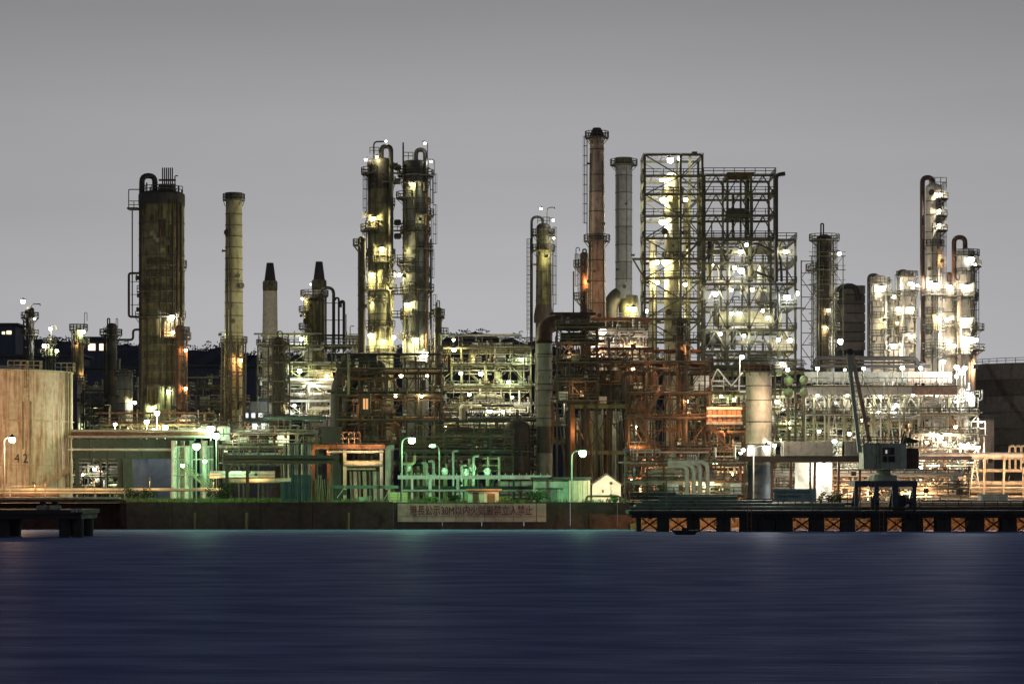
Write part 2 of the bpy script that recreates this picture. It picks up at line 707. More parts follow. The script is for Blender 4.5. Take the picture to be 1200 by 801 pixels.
def shell(t, cx, cy_, zs, rs, mats, name='shell_course', n=28, lip=0.05):
    """a vessel wall built course by course, each with a flanged joint"""
    for i in range(len(zs) - 1):
        z0, z1 = sorted((zs[i], zs[i + 1]))
        r0, r1 = (rs[i], rs[i + 1]) if zs[i] < zs[i + 1] else (rs[i + 1], rs[i])
        g = 0.03
        mb = MB().lathe([(r0, z0 + g), (r0 + lip, z0 + g), (r0 + lip, z0 + g + 0.14), (r0, z0 + g + 0.16), (r1, z1 - g)], (cx, cy_, 0), n=n)
        t.part(name, mb, mats[i % len(mats)] if isinstance(mats, (list, tuple)) else mats)
        if i < len(zs) - 2:
            zz_ = zs[i + 1]
            rr_ = rs[i + 1] + lip + .02
            t.part('seam_ring', MB().lathe([(rr_ - .1, zz_ - .09), (rr_, zz_ - .09), (rr_, zz_ + .07), (rr_ - .1, zz_ + .07)], (cx, cy_, 0), n=n, cap0=False, cap1=False), 'frame_dark')


def dome(t, cx, cy_, z, r, h, mat, name='dome'):
    prof = [(r + .04, z - 0.25), (r + .04, z)] + [(r * math.cos(a), z + h * math.sin(a)) for a in (R(18), R(36), R(54), R(70), R(82))]
    return t.part(name, MB().lathe(prof, (cx, cy_, 0), n=24), mat)


def goose(t, p_from, dx, top, p_down_z, r, mat, dy=0.0, name='overhead_pipe'):
    p = Vector(p_from)
    return t.pipe(name, [p, Vector((p.x, p.y, top)), Vector((p.x + dx, p.y + dy, top)), Vector((p.x + dx, p.y + dy, p_down_z))], r, mat, n=12, bend=abs(dx) * 0.5)


def tower(name, label, cat, d, cx, hw, top, mat, base=None, courses=None, hw_base=None, dome_h=0.6, dmat=None, plats=(), lamps=(),
          goosenecks=(), ladders=(), pipes=(), group=None, rmat='frame_dark', jit=True, flat=False, fittings=True):
    """a process column from photo rows: plats (row, kind, reach px), lamps (px,row,kind,watts), pipes (px, row_top, row_bottom, hw, mat)"""
    x = X(cx, d)
    r = S(hw, d)
    rb = S(hw_base or hw, d)
    zt = Z(top, d)
    zb = GZ if base is None else Z(base, d)
    t = T(name, label, cat, (x, d, zb), group)
    if courses is None:
        n = max(2, int(round((zt - zb) / S(17, d))))
        rows = [zt + (zb - zt) * i / n for i in range(n + 1)]
        if jit:
            rr_ = random.Random(int(cx * 7 + top))
            rows = [rows[0]] + [z + rr_.uniform(-.25, .25) * (zt - zb) / n for z in rows[1:-1]] + [rows[-1]]
    else:
        rows = [zt] + [Z(c, d) for c in courses] + [zb]
    rs = [r + (rb - r) * (zt - z) / (zt - zb) for z in rows]
    shell(t, x, d, rows, rs, mat)
    if not flat:
        dome(t, x, d, zt, r, r * dome_h, dmat or (mat if isinstance(mat, str) else mat[0]))
    if group in ('floodlit east columns', 'twin distillation towers'):
        er = random.Random(int(cx * 3 + top))
        row = top + 24
        plats = list(plats)
        while row < 425:
            plats.append((row, er.choice(('front', 'front', 'right', 'left', 'full')), er.uniform(2.2, 4.0)))
            row += er.uniform(19, 34)
    for row, kind, reach in plats:
        z = Z(row, d)
        rl = r + (rb - r) * (zt - z) / (zt - zb)
        ro = rl + S(reach, d)
        a = {'full': (0, 360), 'left': (120, 260), 'right': (-80, 60), 'front': (-160, -20), 'wide': (-200, 20)}[kind]
        ring_platform(t, x, d, z, rl + .02, ro, a[0], a[1], rmat=rmat)
    for row0, row1, ang in ladders:
        a = R(ang)
        rl = r + (rb - r) * (zt - Z(row1, d)) / (zt - zb) + 0.35
        o_ = Vector((math.cos(a), math.sin(a), 0))
        sd = Vector((-o_.y, o_.x, 0))
        ladder(t, Vector((x, d, Z(row1, d))) + o_ * rl, Vector((x, d, Z(row0, d))) + o_ * rl, sd, o_)
    for (px, r0, r1, w_, m_) in pipes:
        xx = X(px, d)
        dy = math.sqrt(max(0.0, (r + S(w_, d)) ** 2 - (xx - x) ** 2)) + 0.25
        t.cyl('riser_pipe', (xx, d - dy, Z(r1, d)), (xx, d - dy, Z(r0, d)), S(w_, d), m_)
    if fittings:
        fr_ = random.Random(int(cx * 13 + top * 3))
        fm = 'frame_dark'
        for z0_, z1_ in zip(rows, rows[1:]):
            if fr_.random() < .55:
                an = R(fr_.uniform(-165, -15))
                o_ = Vector((math.cos(an), math.sin(an), 0))
                zz_ = (z0_ + z1_) / 2 + fr_.uniform(-.8, .8)
                rl = r + (rb - r) * (zt - zz_) / (zt - zb)
                k_ = fr_.choice((.18, .28, .42))
                pc_ = Vector((x, d, zz_))
                t.cyl('nozzle', pc_ + o_ * (rl - .1), pc_ + o_ * (rl + .55), k_, fm)
                t.cyl('nozzle_flange', pc_ + o_ * (rl + .5), pc_ + o_ * (rl + .66), k_ * 1.5, fm)
        for q in range(2):
            an = R(fr_.uniform(-150, -30))
            za_ = zt - fr_.uniform(0, .2) * (zt - zb)
            zb_ = zb + fr_.uniform(0, .35) * (zt - zb)
            ra_, rc_ = [r + (rb - r) * (zt - z_) / (zt - zb) + .22 for z_ in (za_, zb_)]
            t.cyl('conduit', (x + ra_ * math.cos(an), d + ra_ * math.sin(an), za_), (x + rc_ * math.cos(an), d + rc_ * math.sin(an), zb_), fr_.choice((.07, .1, .14)), fm)
    for g_ in goosenecks:
        px0, px1, row_from, row_top, row_to, w_, m_ = g_
        goose(t, (X(px0, d), d, Z(row_from, d)), X(px1, d) - X(px0, d), Z(row_top, d), Z(row_to, d), S(w_, d), m_)
    for l in lamps:
        px, row, kind, wt = l[:4]
        dx = X(px, d) - x
        rr2 = max(r, rb) + 0.9
        dy = math.sqrt(max(0.0, rr2 * rr2 - dx * dx)) if abs(dx) < rr2 else 0.0
        if abs(dx) >= rr2 - 0.5:
            dy = max(dy, 0.6)
        dd = d - dy
        p = W(px, row, dd)
        if group == 'floodlit east columns':
            wt = wt * 1.35
        t.lamp(p, kind, wt, r=l[4] if len(l) > 4 else 0.36)
        # bracket back to the shell
        q = Vector((x, d, p.z + 0.5)) - p
        k = Vector((q.x, q.y, 0))
        k = k.normalized() * max(0.3, k.length - r * 0.9)
        t.bar('lamp_arm', p + Vector((0, 0, 0.5)), p + k + Vector((0, 0, 0.5)), 0.09, 'frame_dark')
    return t


def frame(t, cols, floors, d0, d1, mat='frame', cw=0.42, bw=0.4, brace=None, deckm='deck', rails=True, decks=True, base_to=None, rmat='frame_dark', drows=2, top_rails=True, bracew=0.22, gstep=1.4, back_brace=True):
    """a steel structure: cols = photo columns (at d0), floors = photo rows; members are separate bars"""
    xs = [X(c, d0) for c in cols]
    zs = [Z(f, d0) for f in floors]
    zb = GZ if base_to is None else Z(base_to, d0)
    ys = [d0 + (d1 - d0) * i / (drows - 1) for i in range(drows)]
    for y in ys:
        for x in xs:
            t.bar('column', (x, y, zb), (x, y, zs[0] + 0.1), cw, mat)
    for zi, z in enumerate(zs):
        for y in ys:
            for a, b in zip(xs, xs[1:]):
                t.bar('beam', (a + cw / 2, y, z), (b - cw / 2, y, z), bw * .8, mat, ht=bw)
        for x in xs:
            for y0, y1 in zip(ys, ys[1:]):
                t.bar('beam', (x, y0 + cw / 2, z), (x, y1 - cw / 2, z), bw * .8, mat, ht=bw)
        if decks:
            gm_ = MB()
            ng = max(2, int((ys[-1] - ys[0]) / gstep))
            for i in range(ng + 1):
                yy = ys[0] - .4 + (ys[-1] - ys[0] + .7) * i / ng
                gm_.box(xs[0] - .3, xs[-1] + .3, yy - .1, yy + .1, z + bw / 2 + .01, z + bw / 2 + .1)
            nx_ = max(2, int((xs[-1] - xs[0]) / 1.6))
            for i in range(nx_ + 1):
                xx = xs[0] - .25 + (xs[-1] - xs[0] + .5) * i / nx_
                gm_.box(xx - .05, xx + .05, ys[0] - .4, ys[-1] + .3, z + bw / 2 + .02, z + bw / 2 + .12)
            p = t.part('floor_grating', gm_, deckm, smooth=False)
            if rails and (zi > 0 or top_rails):
                zz = z + bw / 2 + .12
                rb = rail_line(MB(), [(xs[0] - .25, ys[-1], zz), (xs[0] - .25, ys[0] - .35, zz), (xs[-1] + .25, ys[0] - .35, zz), (xs[-1] + .25, ys[-1], zz)], step=2.0)
                t.part('railing', rb, rmat, parent=p, smooth=False)
    if brace:
        zl = zs + [zb]
        for y in ((ys[0], ys[-1]) if back_brace else (ys[0],)):
            for i in range(len(zl) - 1):
                for j in range(len(xs) - 1):
                    a, b, z1, z0 = xs[j], xs[j + 1], zl[i], zl[i + 1]
                    kind = brace if isinstance(brace, str) else brace[j % len(brace)]
                    if kind == 'n':
                        continue
                    if kind == 'V':
                        m = (a + b) / 2
                        t.bar('brace', (a, y + .05, z0), (m, y + .05, z1), bracew, mat)
                        t.bar('brace', (b, y + .05, z0), (m, y + .05, z1), bracew, mat)
                    elif kind == 'X':
                        t.bar('brace', (a, y + .05, z0), (b, y + .05, z1), bracew, mat)
                        t.bar('brace', (b, y + .3, z0), (a, y + .3, z1), bracew, mat)
                    elif (i + j) % 2:
                        t.bar('brace', (a, y + .05, z0), (b, y + .05, z1), bracew, mat)
                    else:
                        t.bar('brace', (b, y + .05, z0), (a, y + .05, z1), bracew, mat)
    return xs, ys, zs


def exchanger(t, c, L, r, mat, axis='X'):
    prof = [(r * .55, -L / 2 - r * .55), (r * .85, -L / 2 - r * .35), (r, -L / 2), (r * 1.18, -L / 2), (r * 1.18, -L / 2 + .18), (r, -L / 2 + .18), (r, L / 2 - .18), (r * 1.18, L / 2 - .18), (r * 1.18, L / 2), (r, L / 2), (r * .85, L / 2 + r * .35), (r * .55, L / 2 + r * .55)]
    o = t.part('heat_exchanger', MB().lathe(prof, c, n=16, axis=axis), mat)
    sb = MB()
    for k in (-.3, .3):
        if axis == 'X':
            sb.box(c[0] + k * L - .2, c[0] + k * L + .2, c[1] - r * .7, c[1] + r * .7, c[2] - r - .5, c[2] - r * .6)
        else:
            sb.box(c[0] - r * .7, c[0] + r * .7, c[1] + k * L - .2, c[1] + k * L + .2, c[2] - r - .5, c[2] - r * .6)
    if axis == 'X':
        sb.box(c[0] - L * .36, c[0] + L * .36, c[1] - r * .4, c[1] + r * .4, c[2] - r - .55, c[2] - r - .45)
    else:
        sb.box(c[0] - r * .4, c[0] + r * .4, c[1] - L * .36, c[1] + L * .36, c[2] - r - .55, c[2] - r - .45)
    t.part('saddle', sb, 'frame', parent=o, smooth=False)
    return o


def drum(t, c, h, r, mat):
    prof = [(r * .3, -r * .5 - h / 2), (r * .8, -h / 2 - r * .25), (r, -h / 2), (r, h / 2), (r * .8, h / 2 + r * .25), (r * .3, h / 2 + r * .5)]
    o = t.part('drum', MB().lathe(prof, c, n=16), mat)
    b = MB().lathe([(r * .78, c[2] - h / 2 - r * .9), (r * .72, c[2] - h / 2 - .1)], (c[0], c[1], 0), n=12)
    t.part('drum_skirt', b, 'frame', parent=o)
    t.pipe('nozzle', [(c[0], c[1], c[2] + h / 2), (c[0], c[1], c[2] + h / 2 + r * 1.2), (c[0] + r * 2, c[1], c[2] + h / 2 + r * 1.2)], r * .18, mat, n=8)


def plant_unit(name, label, cat, x0, x1, yt, yb, d, depth, seed, fmat='frame', pmats=('pipe_pale', 'grey', 'olive'), lamps=(), colstep=26, floorstep=24,
               dens=1.0, brace='Z', rails=True, ragged=True, decks=True, vessel=True, topper=True):
    """a packed process structure: frame, pipe runs on each floor, risers, exchangers, drums and valves"""
    g = random.Random(seed)
    t = T(name, label, cat, (X((x0 + x1) / 2, d), d, GZ))
    nc = max(2, int(round((x1 - x0) / colstep)) + 1)
    cols = [x0 + (x1 - x0) * i / (nc - 1) + (g.uniform(-.22, .22) * colstep if 0 < i < nc - 1 else 0) for i in range(nc)]
    nf = max(1, int(round((yb - yt) / floorstep)))
    floors = [yt + (yb - yt) * i / nf for i in range(nf + 1)]
    floors = [f + (g.uniform(-4, 4) if 0 < i < nf else 0) for i, f in enumerate(floors)]
    xs, ys, zs = frame(t, cols, floors, d, d + depth, mat=fmat, cw=.27, bw=.25, brace=brace, rails=rails, decks=decks, bracew=.15)
    width = xs[-1] - xs[0]
    for fi, z in enumerate(zs):
        zn = zs[fi - 1] if fi else z + 3.2
        room = zn - z
        for k in range(max(1, int(width / 11 * dens))):      # bundles of parallel lines
            m = g.choice(pmats)
            a = g.uniform(xs[0] - .5, xs[-1] - 2)
            r = g.choice((.07, .09, .12))
            y = d + g.uniform(-.5, depth)
            if g.random() < .5:
                b = min(xs[-1] + 1, a + g.uniform(3, 12))
                z0 = z + .4 + room * g.uniform(0, .5)
                for q in range(g.randint(3, 6)):
                    t.cyl('pipe', (a + q * .3, y, z0 + q * r * 3.4), (b - q * .2, y, z0 + q * r * 3.4), r, m)
            else:
                for q in range(g.randint(3, 6)):
                    t.cyl('riser_pipe', (a + q * r * 3.6, y, z - .2), (a + q * r * 3.6, y, z + room * (.95 if fi else .6)), r, m)
        for k in range(int(6 * dens)):          # pipe runs along the structure
            r = g.choice((.1, .13, .16, .2, .26, .34))
            y = d + g.uniform(-.3, depth)
            zz = z + .35 + r + g.choice((0, 0, 0, room * .55, room * .72))
            a = xs[0] - g.uniform(-2, 1.5) if g.random() < .6 else xs[0] + width * g.uniform(0, .5)
            b = xs[-1] + g.uniform(-2, 1.5) if g.random() < .6 else xs[0] + width * g.uniform(.5, 1)
            if b - a < 2:
                continue
            m = g.choice(pmats)
            if g.random() < .45 and fi:
                t.pipe('pipe', [(a, y, zz - room * g.uniform(.3, .8)), (a, y, zz), (b, y, zz), (b, y, zz + room * g.uniform(.3, .9))], r, m, n=8)
            else:
                t.cyl('pipe', (a, y, zz), (b, y, zz), r, m)
        n_r = int(width / 2.0 * dens)
        for k in range(n_r):                    # risers
            r = g.choice((.08, .1, .13, .17, .24))
            xx = g.uniform(xs[0], xs[-1])
            y = d + g.uniform(-.4, depth * .9)
            t.cyl('riser_pipe', (xx, y, z + .2), (xx, y, z + room * g.uniform(.5, 1.6 if fi else 1.1)), r, g.choice(pmats))
        if vessel and fi:
            for k in range(max(1, int(width / 8 * dens))):
                xx = g.uniform(xs[0] + 1, xs[-1] - 1)
                y = d + g.uniform(.8, max(1.0, depth * .6))
                q = g.random()
                if q < .4:
                    r = min(room * .26, g.uniform(.5, .95))
                    exchanger(t, (xx, y, z + .75 + r), g.uniform(3, 5.5), r, g.choice(pmats), axis='X' if g.random() < .6 else 'Y')
                elif q < .75:
                    r = g.uniform(.45, .9)
                    h = min(room * .55, g.uniform(1.6, 2.8))
                    drum(t, (xx, y, z + .3 + r * .9 + h / 2), h, r, g.choice(pmats))
                else:
                    s_ = g.uniform(.5, 1.1)
                    t.part('control_cabinet', MB().box(xx - s_, xx + s_, d - .2, d + .4, z + .35, z + .35 + s_ * 1.8), g.choice(('pipe_white', 'grey', 'pipe_pale')), smooth=False)
        # valves with hand wheels
        for k in range(int(width / 4 * dens)):
            xx = g.uniform(xs[0], xs[-1])
            vb = MB().lathe([(.12, -.35), (.3, -.3), (.16, 0), (.3, .3), (.12, .35)], (xx, d - .3, z + 1.0), n=8, axis='X')
            vb.bar((xx, d - .3, z + 1.0), (xx, d - .3, z + 1.75), .09)
            vb.lathe([(.32, 0), (.32, .08)], (xx, d - .3, z + 1.75), n=8)
            t.part('valve', vb, g.choice(('grey', 'pipe_pale', 'rust')))
    if topper:
        for k in range(int(width / 3.5)):
            xx = g.uniform(xs[0], xs[-1])
            h = g.uniform(1, 4.5)
            y = d + g.uniform(0, depth)
            if g.random() < .4:
                t.pipe('vent_pipe', [(xx, y, zs[0]), (xx, y, zs[0] + h), (xx + g.choice((-1, 1)) * g.uniform(.8, 1.6), y, zs[0] + h)], .1, g.choice(pmats), n=8)
            else:
                t.cyl('vent_pipe', (xx, y, zs[0]), (xx, y, zs[0] + h), g.choice((.08, .12, .2)), g.choice(pmats))
    for l in lamps:
        px, row, kind, wt = l[:4]
        off = l[4] if len(l) > 4 else -1.2
        p = W(px, row, d + off)
        t.lamp(p, kind, wt, r=l[5] if len(l) > 5 else .33)
        t.bar('lamp_arm', p + Vector((0, 0, .5)), p + Vector((0, max(.4, -off) if off < 0 else .6, .5)), .08, 'frame_dark')
    return t


def stair(t, px0, r0, px1, r1, d, mat='rust', wd=1.0):
    a = W(px0, r0, d)
    b = W(px1, r1, d)
    mb = MB()
    for dy in (0, wd):
        v = Vector((0, dy, 0))
        mb.bar(a + v, b + v, .12, .35)
        for h in (.55, 1.05):
            mb.bar(a + v + Vector((0, 0, h)), b + v + Vector((0, 0, h)), .09)
        for i in range(5):
            p = a.lerp(b, i / 4) + v
            mb.bar(p, p + Vector((0, 0, 1.05)), .09)
    n = max(3, int(abs(b.z - a.z) / .45))
    for i in range(n):
        p = a.lerp(b, (i + .5) / n)
        mb.box(p.x - .2, p.x + .2, p.y, p.y + wd, p.z - .04, p.z + .02)
    t.part('stair_flight', mb, mat, smooth=False)


# ------------------------------------------------------------------ the setting
single('water', MB().raw([(-4000, -400, 0), (4000, -400, 0), (4000, 430, 0), (-4000, 430, 0)], [(0, 1, 2, 3)]), 'sea', kind='structure', smooth=False)
XJ = X(735, 400)
single('ground', MB().raw([(-5000, 400.5, GZ), (XJ, 400.5, GZ), (XJ, 404, GZ), (5000, 404, GZ), (5000, 9000, GZ), (-5000, 9000, GZ)], [(0, 1, 2, 3, 4, 5)]), 'asphalt', kind='structure', smooth=False)

# wooded hills behind the plant
prof = [(-2500, 330), (-900, 350), (-250, 372), (-40, 380), (20, 392), (60, 396), (110, 399), (150, 402), (200, 406), (232, 408), (262, 404), (300, 412), (420, 412), (500, 401), (524, 394), (548, 388), (560, 387), (575, 391),
        (590, 396), (602, 393), (618, 398), (700, 412), (900, 430), (1100, 445), (1250, 445), (1800, 420), (3200, 400)]
hg = random.Random(5)
hd = 1900.0
pts = []
for (a, ra), (b, rb) in zip(prof, prof[1:]):
    n = max(1, int((b - a) / 9))
    for i in range(n):
        f = i / n
        pts.append((a + (b - a) * f, ra + (rb - ra) * (3 * f * f - 2 * f ** 3) + hg.uniform(-1.3, 1.3)))
vs, fs = [], []
for px, row in pts:
    x, z = X(px, hd), Z(row, hd)
    for k, (dy, f) in enumerate(((-700, 0.0), (-420, .42), (-180, .8), (-40, .98), (0, 1.0), (60, .97), (900, 0.0))):
        vs.append((x + hg.uniform(-4, 4), hd + dy + hg.uniform(-20, 20), GZ - 2 + (z - GZ) * f + (hg.uniform(-3, 3) if 0 < f < .97 else 0)))
for i in range(len(pts) - 1):
    for k in range(6):
        fs.append((i * 7 + k, (i + 1) * 7 + k, (i + 1) * 7 + k + 1, i * 7 + k + 1))
single('hill', MB().raw(vs, fs), 'hill_mat', kind='structure')
# the wood along the ridge, one mass of crowns
wm = MB()
for px, row in pts[::1]:
    if not -60 < px < 760:
        continue
    for q in range(7):
        x = X(px, hd) + hg.uniform(-4, 4)
        z = Z(row, hd) + hg.uniform(-5, -1.0)
        y = hd + hg.uniform(-60, 0)
        for l in range(9):
            c = Vector((x + hg.gauss(0, 1.6), y + hg.gauss(0, 1.8), z + hg.gauss(0, 0.5)))
            u = Vector((hg.uniform(-1, 1), hg.uniform(-1, 1), hg.uniform(-1, 1))).normalized() * 0.7
            v = u.orthogonal().normalized() * 0.6
            wm.raw([c - u, c + v, c + u, c - v], [(0, 1, 2, 3)])
single('woods', wm, 'hill_mat', kind='stuff', smooth=False)

# houses and sheds on the slope
def far_building(label, x0, x1, top, base, d, windows=(), kind='orange', watts=2.0, roof=True, mat='far_building', extra=None):
    t = T('far_building', label, 'building', (X((x0 + x1) / 2, d), d, Z(base, d)))
    t.part('wall', MB().box(X(x0, d), X(x1, d), d, d + 14, Z(base, d) - 6, Z(top, d)), mat, smooth=False)
    if roof:
        t.part('roof', MB().box(X(x0, d) - 1, X(x1, d) + 1, d - 1, d + 15, Z(top, d) + .02, Z(top, d) + .7), 'roof_dark', smooth=False)
    for (a, b, r0, r1) in windows:
        f = t.part('window', MB().box(X(a, d), X(b, d), d - .25, d - .05, Z(r1, d), Z(r0, d)), 'pipe_pale', smooth=False)
        glow('window_' + kind, LAMPC[kind], watts)
        t.part('pane', MB().box(X(a, d) + .2, X(b, d) - .2, d - .4, d - .27, Z(r1, d) + .2, Z(r0, d) - .2), 'window_' + kind, parent=f, smooth=False)
    return t

far_building('dark house with two lit windows above the big tank', -14, 18, 381, 404, 820, [(2, 6.5, 388, 392), (7.5, 14, 387, 392)], 'warm', 3.2)
t_ = far_building('wide low building with two glowing pink windows behind the slim columns', 99, 128, 397, 424, 820, [(103, 112.5, 402, 411), (116, 125, 402, 411)], 'pink', 2.2)
far_building('long dark shed below the ridge between big tower and banded stack', 218, 300, 430, 470, 700, roof=True)
far_building('dark blue shed wall behind the pale vessel', 100, 170, 432, 480, 700, roof=True)
far_building('long dark wall added to blacken the gap behind the teal pipe bridge', 141, 203, 532, 575, 464, roof=True)  # added dark wall, hides the lamplit tower base so the gap reads black
far_building('dark wall added to blacken the gap behind the pipe trestle', 272, 402, 522, 575, 500, roof=True)  # added dark wall, keeps the space behind the trestle black
far_building('low dark warehouse behind the tank end', -40, 95, 418, 470, 700, roof=True)
far_building('grey site office with white balcony grid between stack and lattice column', 284, 330, 470, 520, 560, [(287, 292, 483, 490), (294, 300, 483, 490), (302, 309, 483, 490), (295, 304, 495, 504), (306, 312, 495, 504)], 'cool', 1.6, mat='grey')

# seawall, laid in panels, stepped back at the west end
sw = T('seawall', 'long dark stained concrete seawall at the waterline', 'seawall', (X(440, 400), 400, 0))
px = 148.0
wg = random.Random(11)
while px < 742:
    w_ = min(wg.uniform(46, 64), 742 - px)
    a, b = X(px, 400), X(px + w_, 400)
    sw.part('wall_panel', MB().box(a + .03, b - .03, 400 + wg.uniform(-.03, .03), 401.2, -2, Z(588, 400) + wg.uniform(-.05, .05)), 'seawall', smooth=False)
    px += w_
for pxr in (228, 289, 408):
    d = 399.7
    sw.part('fender_post', MB().lathe([(.22, -1), (.24, Z(602, d)), (.17, Z(600, d))], (X(pxr, d), d, 0), n=8), 'rust')
for pxr in (196, 352, 690):
    ladder(sw, (X(pxr, 399.8), 399.75, -.2), (X(pxr, 399.8), 399.75, Z(587, 400)), cage=False, mat='rust_dark')
for pxr in (172, 262, 330, 448, 655, 715):
    sw.part('drain_pipe', MB().lathe([(.16, -.35), (.22, -.35), (.22, .3)], (X(pxr, 400), 399.9, Z(604, 400)), n=10, axis='Y'), 'rust_dark')
sw2 = T('seawall', 'recessed bluish seawall stretch behind the small pier', 'seawall', (X(60, 408), 408, 0))
px = -260.0
while px < 147:
    w_ = min(58, 147.4 - px)
    a, b = X(px, 407), X(px + w_, 407)
    sw2.part('wall_panel', MB().box(a + .03, b - .03, 407, 408.2, -2, Z(584.5, 407)), 'seawall', smooth=False)
    px += w_
sw2.part('return_wall', MB().box(X(148, 401.5) - .9, X(148, 401.5) + .02, 401.3, 408.2, -2, Z(585, 407)), 'seawall', smooth=False)
sw2.part('coping', MB().box(X(-260, 407), X(140, 407), 406.7, 408.3, Z(584.5, 407) + .02, Z(584.5, 407) + .3), 'concrete', smooth=False)
# shore bank behind the jetty
single('shore_bank', MB().raw([(XJ + .5, 397.5, -1), (900, 397.5, -1), (900, 404.2, GZ + .02), (XJ + .5, 404.2, GZ + .02), (900, 420, GZ + .02), (XJ + .5, 420, GZ + .02)], [(0, 1, 2, 3), (3, 2, 4, 5)]), 'earth', kind='structure', smooth=False)

rk = MB()
rg = random.Random(77)
for i in range(900):
    x = rg.uniform(X(742, 396), X(1240, 396))
    f = rg.uniform(.05, .8)
    y = 397.3 + f * 6.2
    z = -1 + f * 5.0
    s_ = rg.uniform(.18, .5)
    vs_ = [Vector((sx * s_ * rg.uniform(.6, 1.2), sy * s_ * rg.uniform(.6, 1.1), sz * s_ * rg.uniform(.5, .9))) for sx in (-1, 1) for sy in (-1, 1) for sz in (-1, 1)]
    rk.raw([(x + v.x, y + v.y, z + v.z) for v in vs_], [(0, 1, 3, 2), (4, 6, 7, 5), (0, 4, 5, 1), (2, 3, 7, 6), (0, 2, 6, 4), (1, 5, 7, 3)])
single('rubble', rk, 'earth', 'broken stone rubble on the bank under the jetty', 'rubble', kind='stuff', smooth=False)

# painted notice on the wall
sg = T('wall_notice', 'long faded reddish notice with rust red lettering painted on the seawall', 'sign', (X(553, 399.9), 399.9, Z(611, 400)))
for a, b in ((466, 500), (500.4, 534), (534.4, 568), (568.4, 602), (602.4, 628.5), (629.2, 640)):
    for r0, r1 in ((589.5, 604.6), (605, 611)):
        sg.part('panel', MB().box(X(a, 400), X(b, 400), 399.86, 399.96, Z(r1, 400), Z(r0, 400)), 'sign_concrete', smooth=False)


def text_mesh(body, width, height, mat, depth=0.02):
    cu = bpy.data.curves.new('lettering', 'FONT')
    cu.body = body
    cu.size = 1.0
    cu.extrude = 0.01
    o = bpy.data.objects.new('lettering', cu)
    C.objects.link(o)
    dg = bpy.context.evaluated_depsgraph_get()
    dg.update()
    me = bpy.data.meshes.new_from_object(o.evaluated_get(dg))
    bpy.data.objects.remove(o)
    xs = [v.co.x for v in me.vertices]
    ys = [v.co.y for v in me.vertices]
    x0, x1, y0, y1 = min(xs), max(xs), min(ys), max(ys)
    for v in me.vertices:
        x, y, z = v.co
        v.co = ((x - x0) / (x1 - x0) * width, z * depth / .01, (y - y0) / (y1 - y0) * height)
    me.materials.clear()
    me.materials.append(MATS[mat])
    return me


def lettering(t, body, px0, px1, r0, r1, d, mat):
    me = text_mesh(body, X(px1, d) - X(px0, d), Z(r0, d) - Z(r1, d), mat)
    o = bpy.data.objects.new('lettering', me)
    C.objects.link(o)
    o.parent = t.o
    o.location = Vector((X(px0, d), d, Z(r1, d))) - t.loc


lettering(sg, '港長公示30M以内火気厳禁立入禁止', 480, 624, 591.5, 603.5, 399.84, 'letter_red')

# small pier in front of the tank
d = 345
pr = T('pier', 'dark low pier on thick piles in front of the tank', 'pier', (X(40, d), d, 0))
zt = Z(597, d)
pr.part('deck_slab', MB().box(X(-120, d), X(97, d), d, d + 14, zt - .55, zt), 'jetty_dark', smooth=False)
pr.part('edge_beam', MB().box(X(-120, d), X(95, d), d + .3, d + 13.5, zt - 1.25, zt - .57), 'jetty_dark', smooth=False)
for a, b in ((-60, -40), (-8, 8), (66, 79), (82, 95)):
    for yy in (d + .8, d + 9):
        pr.part('pile', MB().lathe([(S((b - a) / 2, d), -4), (S((b - a) / 2, d), zt - 1.27)], (X((a + b) / 2, d), yy + 1.2, 0), n=14), 'jetty_dark')
for k, (a, b) in enumerate(((83, 87), (88, 91.5), (92.5, 96.5))):
    pr.part('edge_block', MB().box(X(a, d), X(b, d), d - .12, d + .9, zt - .3, zt + .16), 'concrete', smooth=False)
for k, (pxb, lab) in enumerate(((50, 'round bollard with black cap on the pier, nearer the street lamp'), (64.5, 'round bollard with black cap on the pier, nearer the pier end'))):
    bo = T('mooring_bollard', lab, 'bollard', (X(pxb, d + 2), d + 2, zt), 'bollards on the small pier')
    c = (X(pxb, d + 2), d + 2, zt)
    bo.part('base', MB().lathe([(.82, 0), (.86, .25), (.8, .52), (.35, .6)], c, n=16), 'concrete')
    bo.part('cap', MB().lathe([(.33, .58), (.3, .8), (.42, .92), (.42, 1.12), (.2, 1.22)], c, n=14), 'rubber')

# jetty on concrete piers
d = 385
jt = T('jetty', 'long dark jetty on braced concrete piers with orange lit openings', 'jetty', (X(960, d), d, 0))
zt = Z(598, d)
zc = Z(606.5, d)
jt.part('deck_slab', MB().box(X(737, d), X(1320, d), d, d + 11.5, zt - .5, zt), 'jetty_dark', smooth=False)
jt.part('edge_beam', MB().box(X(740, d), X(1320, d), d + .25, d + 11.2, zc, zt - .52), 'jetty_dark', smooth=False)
opens = [(752, 771), (785, 806), (821, 841), (857, 868), (930, 950), (967, 987), (1003, 1023), (1041, 1060), (1083, 1098), (1116, 1135), (1155, 1174), (1193, 1212), (1231, 1250)]
edges = [746] + [v for o in opens for v in o] + [1320]
for a, b in zip(edges[0::2], edges[1::2]):
    wseg = b - a
    k = max(1, int(round(wseg / 18)))
    for i in range(k):
        aa, bb = a + wseg * i / k, a + wseg * (i + 1) / k
        jt.part('pier_block', MB().box(X(aa, d) + .05, X(bb, d) - .05, d + .5 + .12 * (i % 2), d + 3.5, -3, zc - .02), 'jetty_dark', smooth=False)
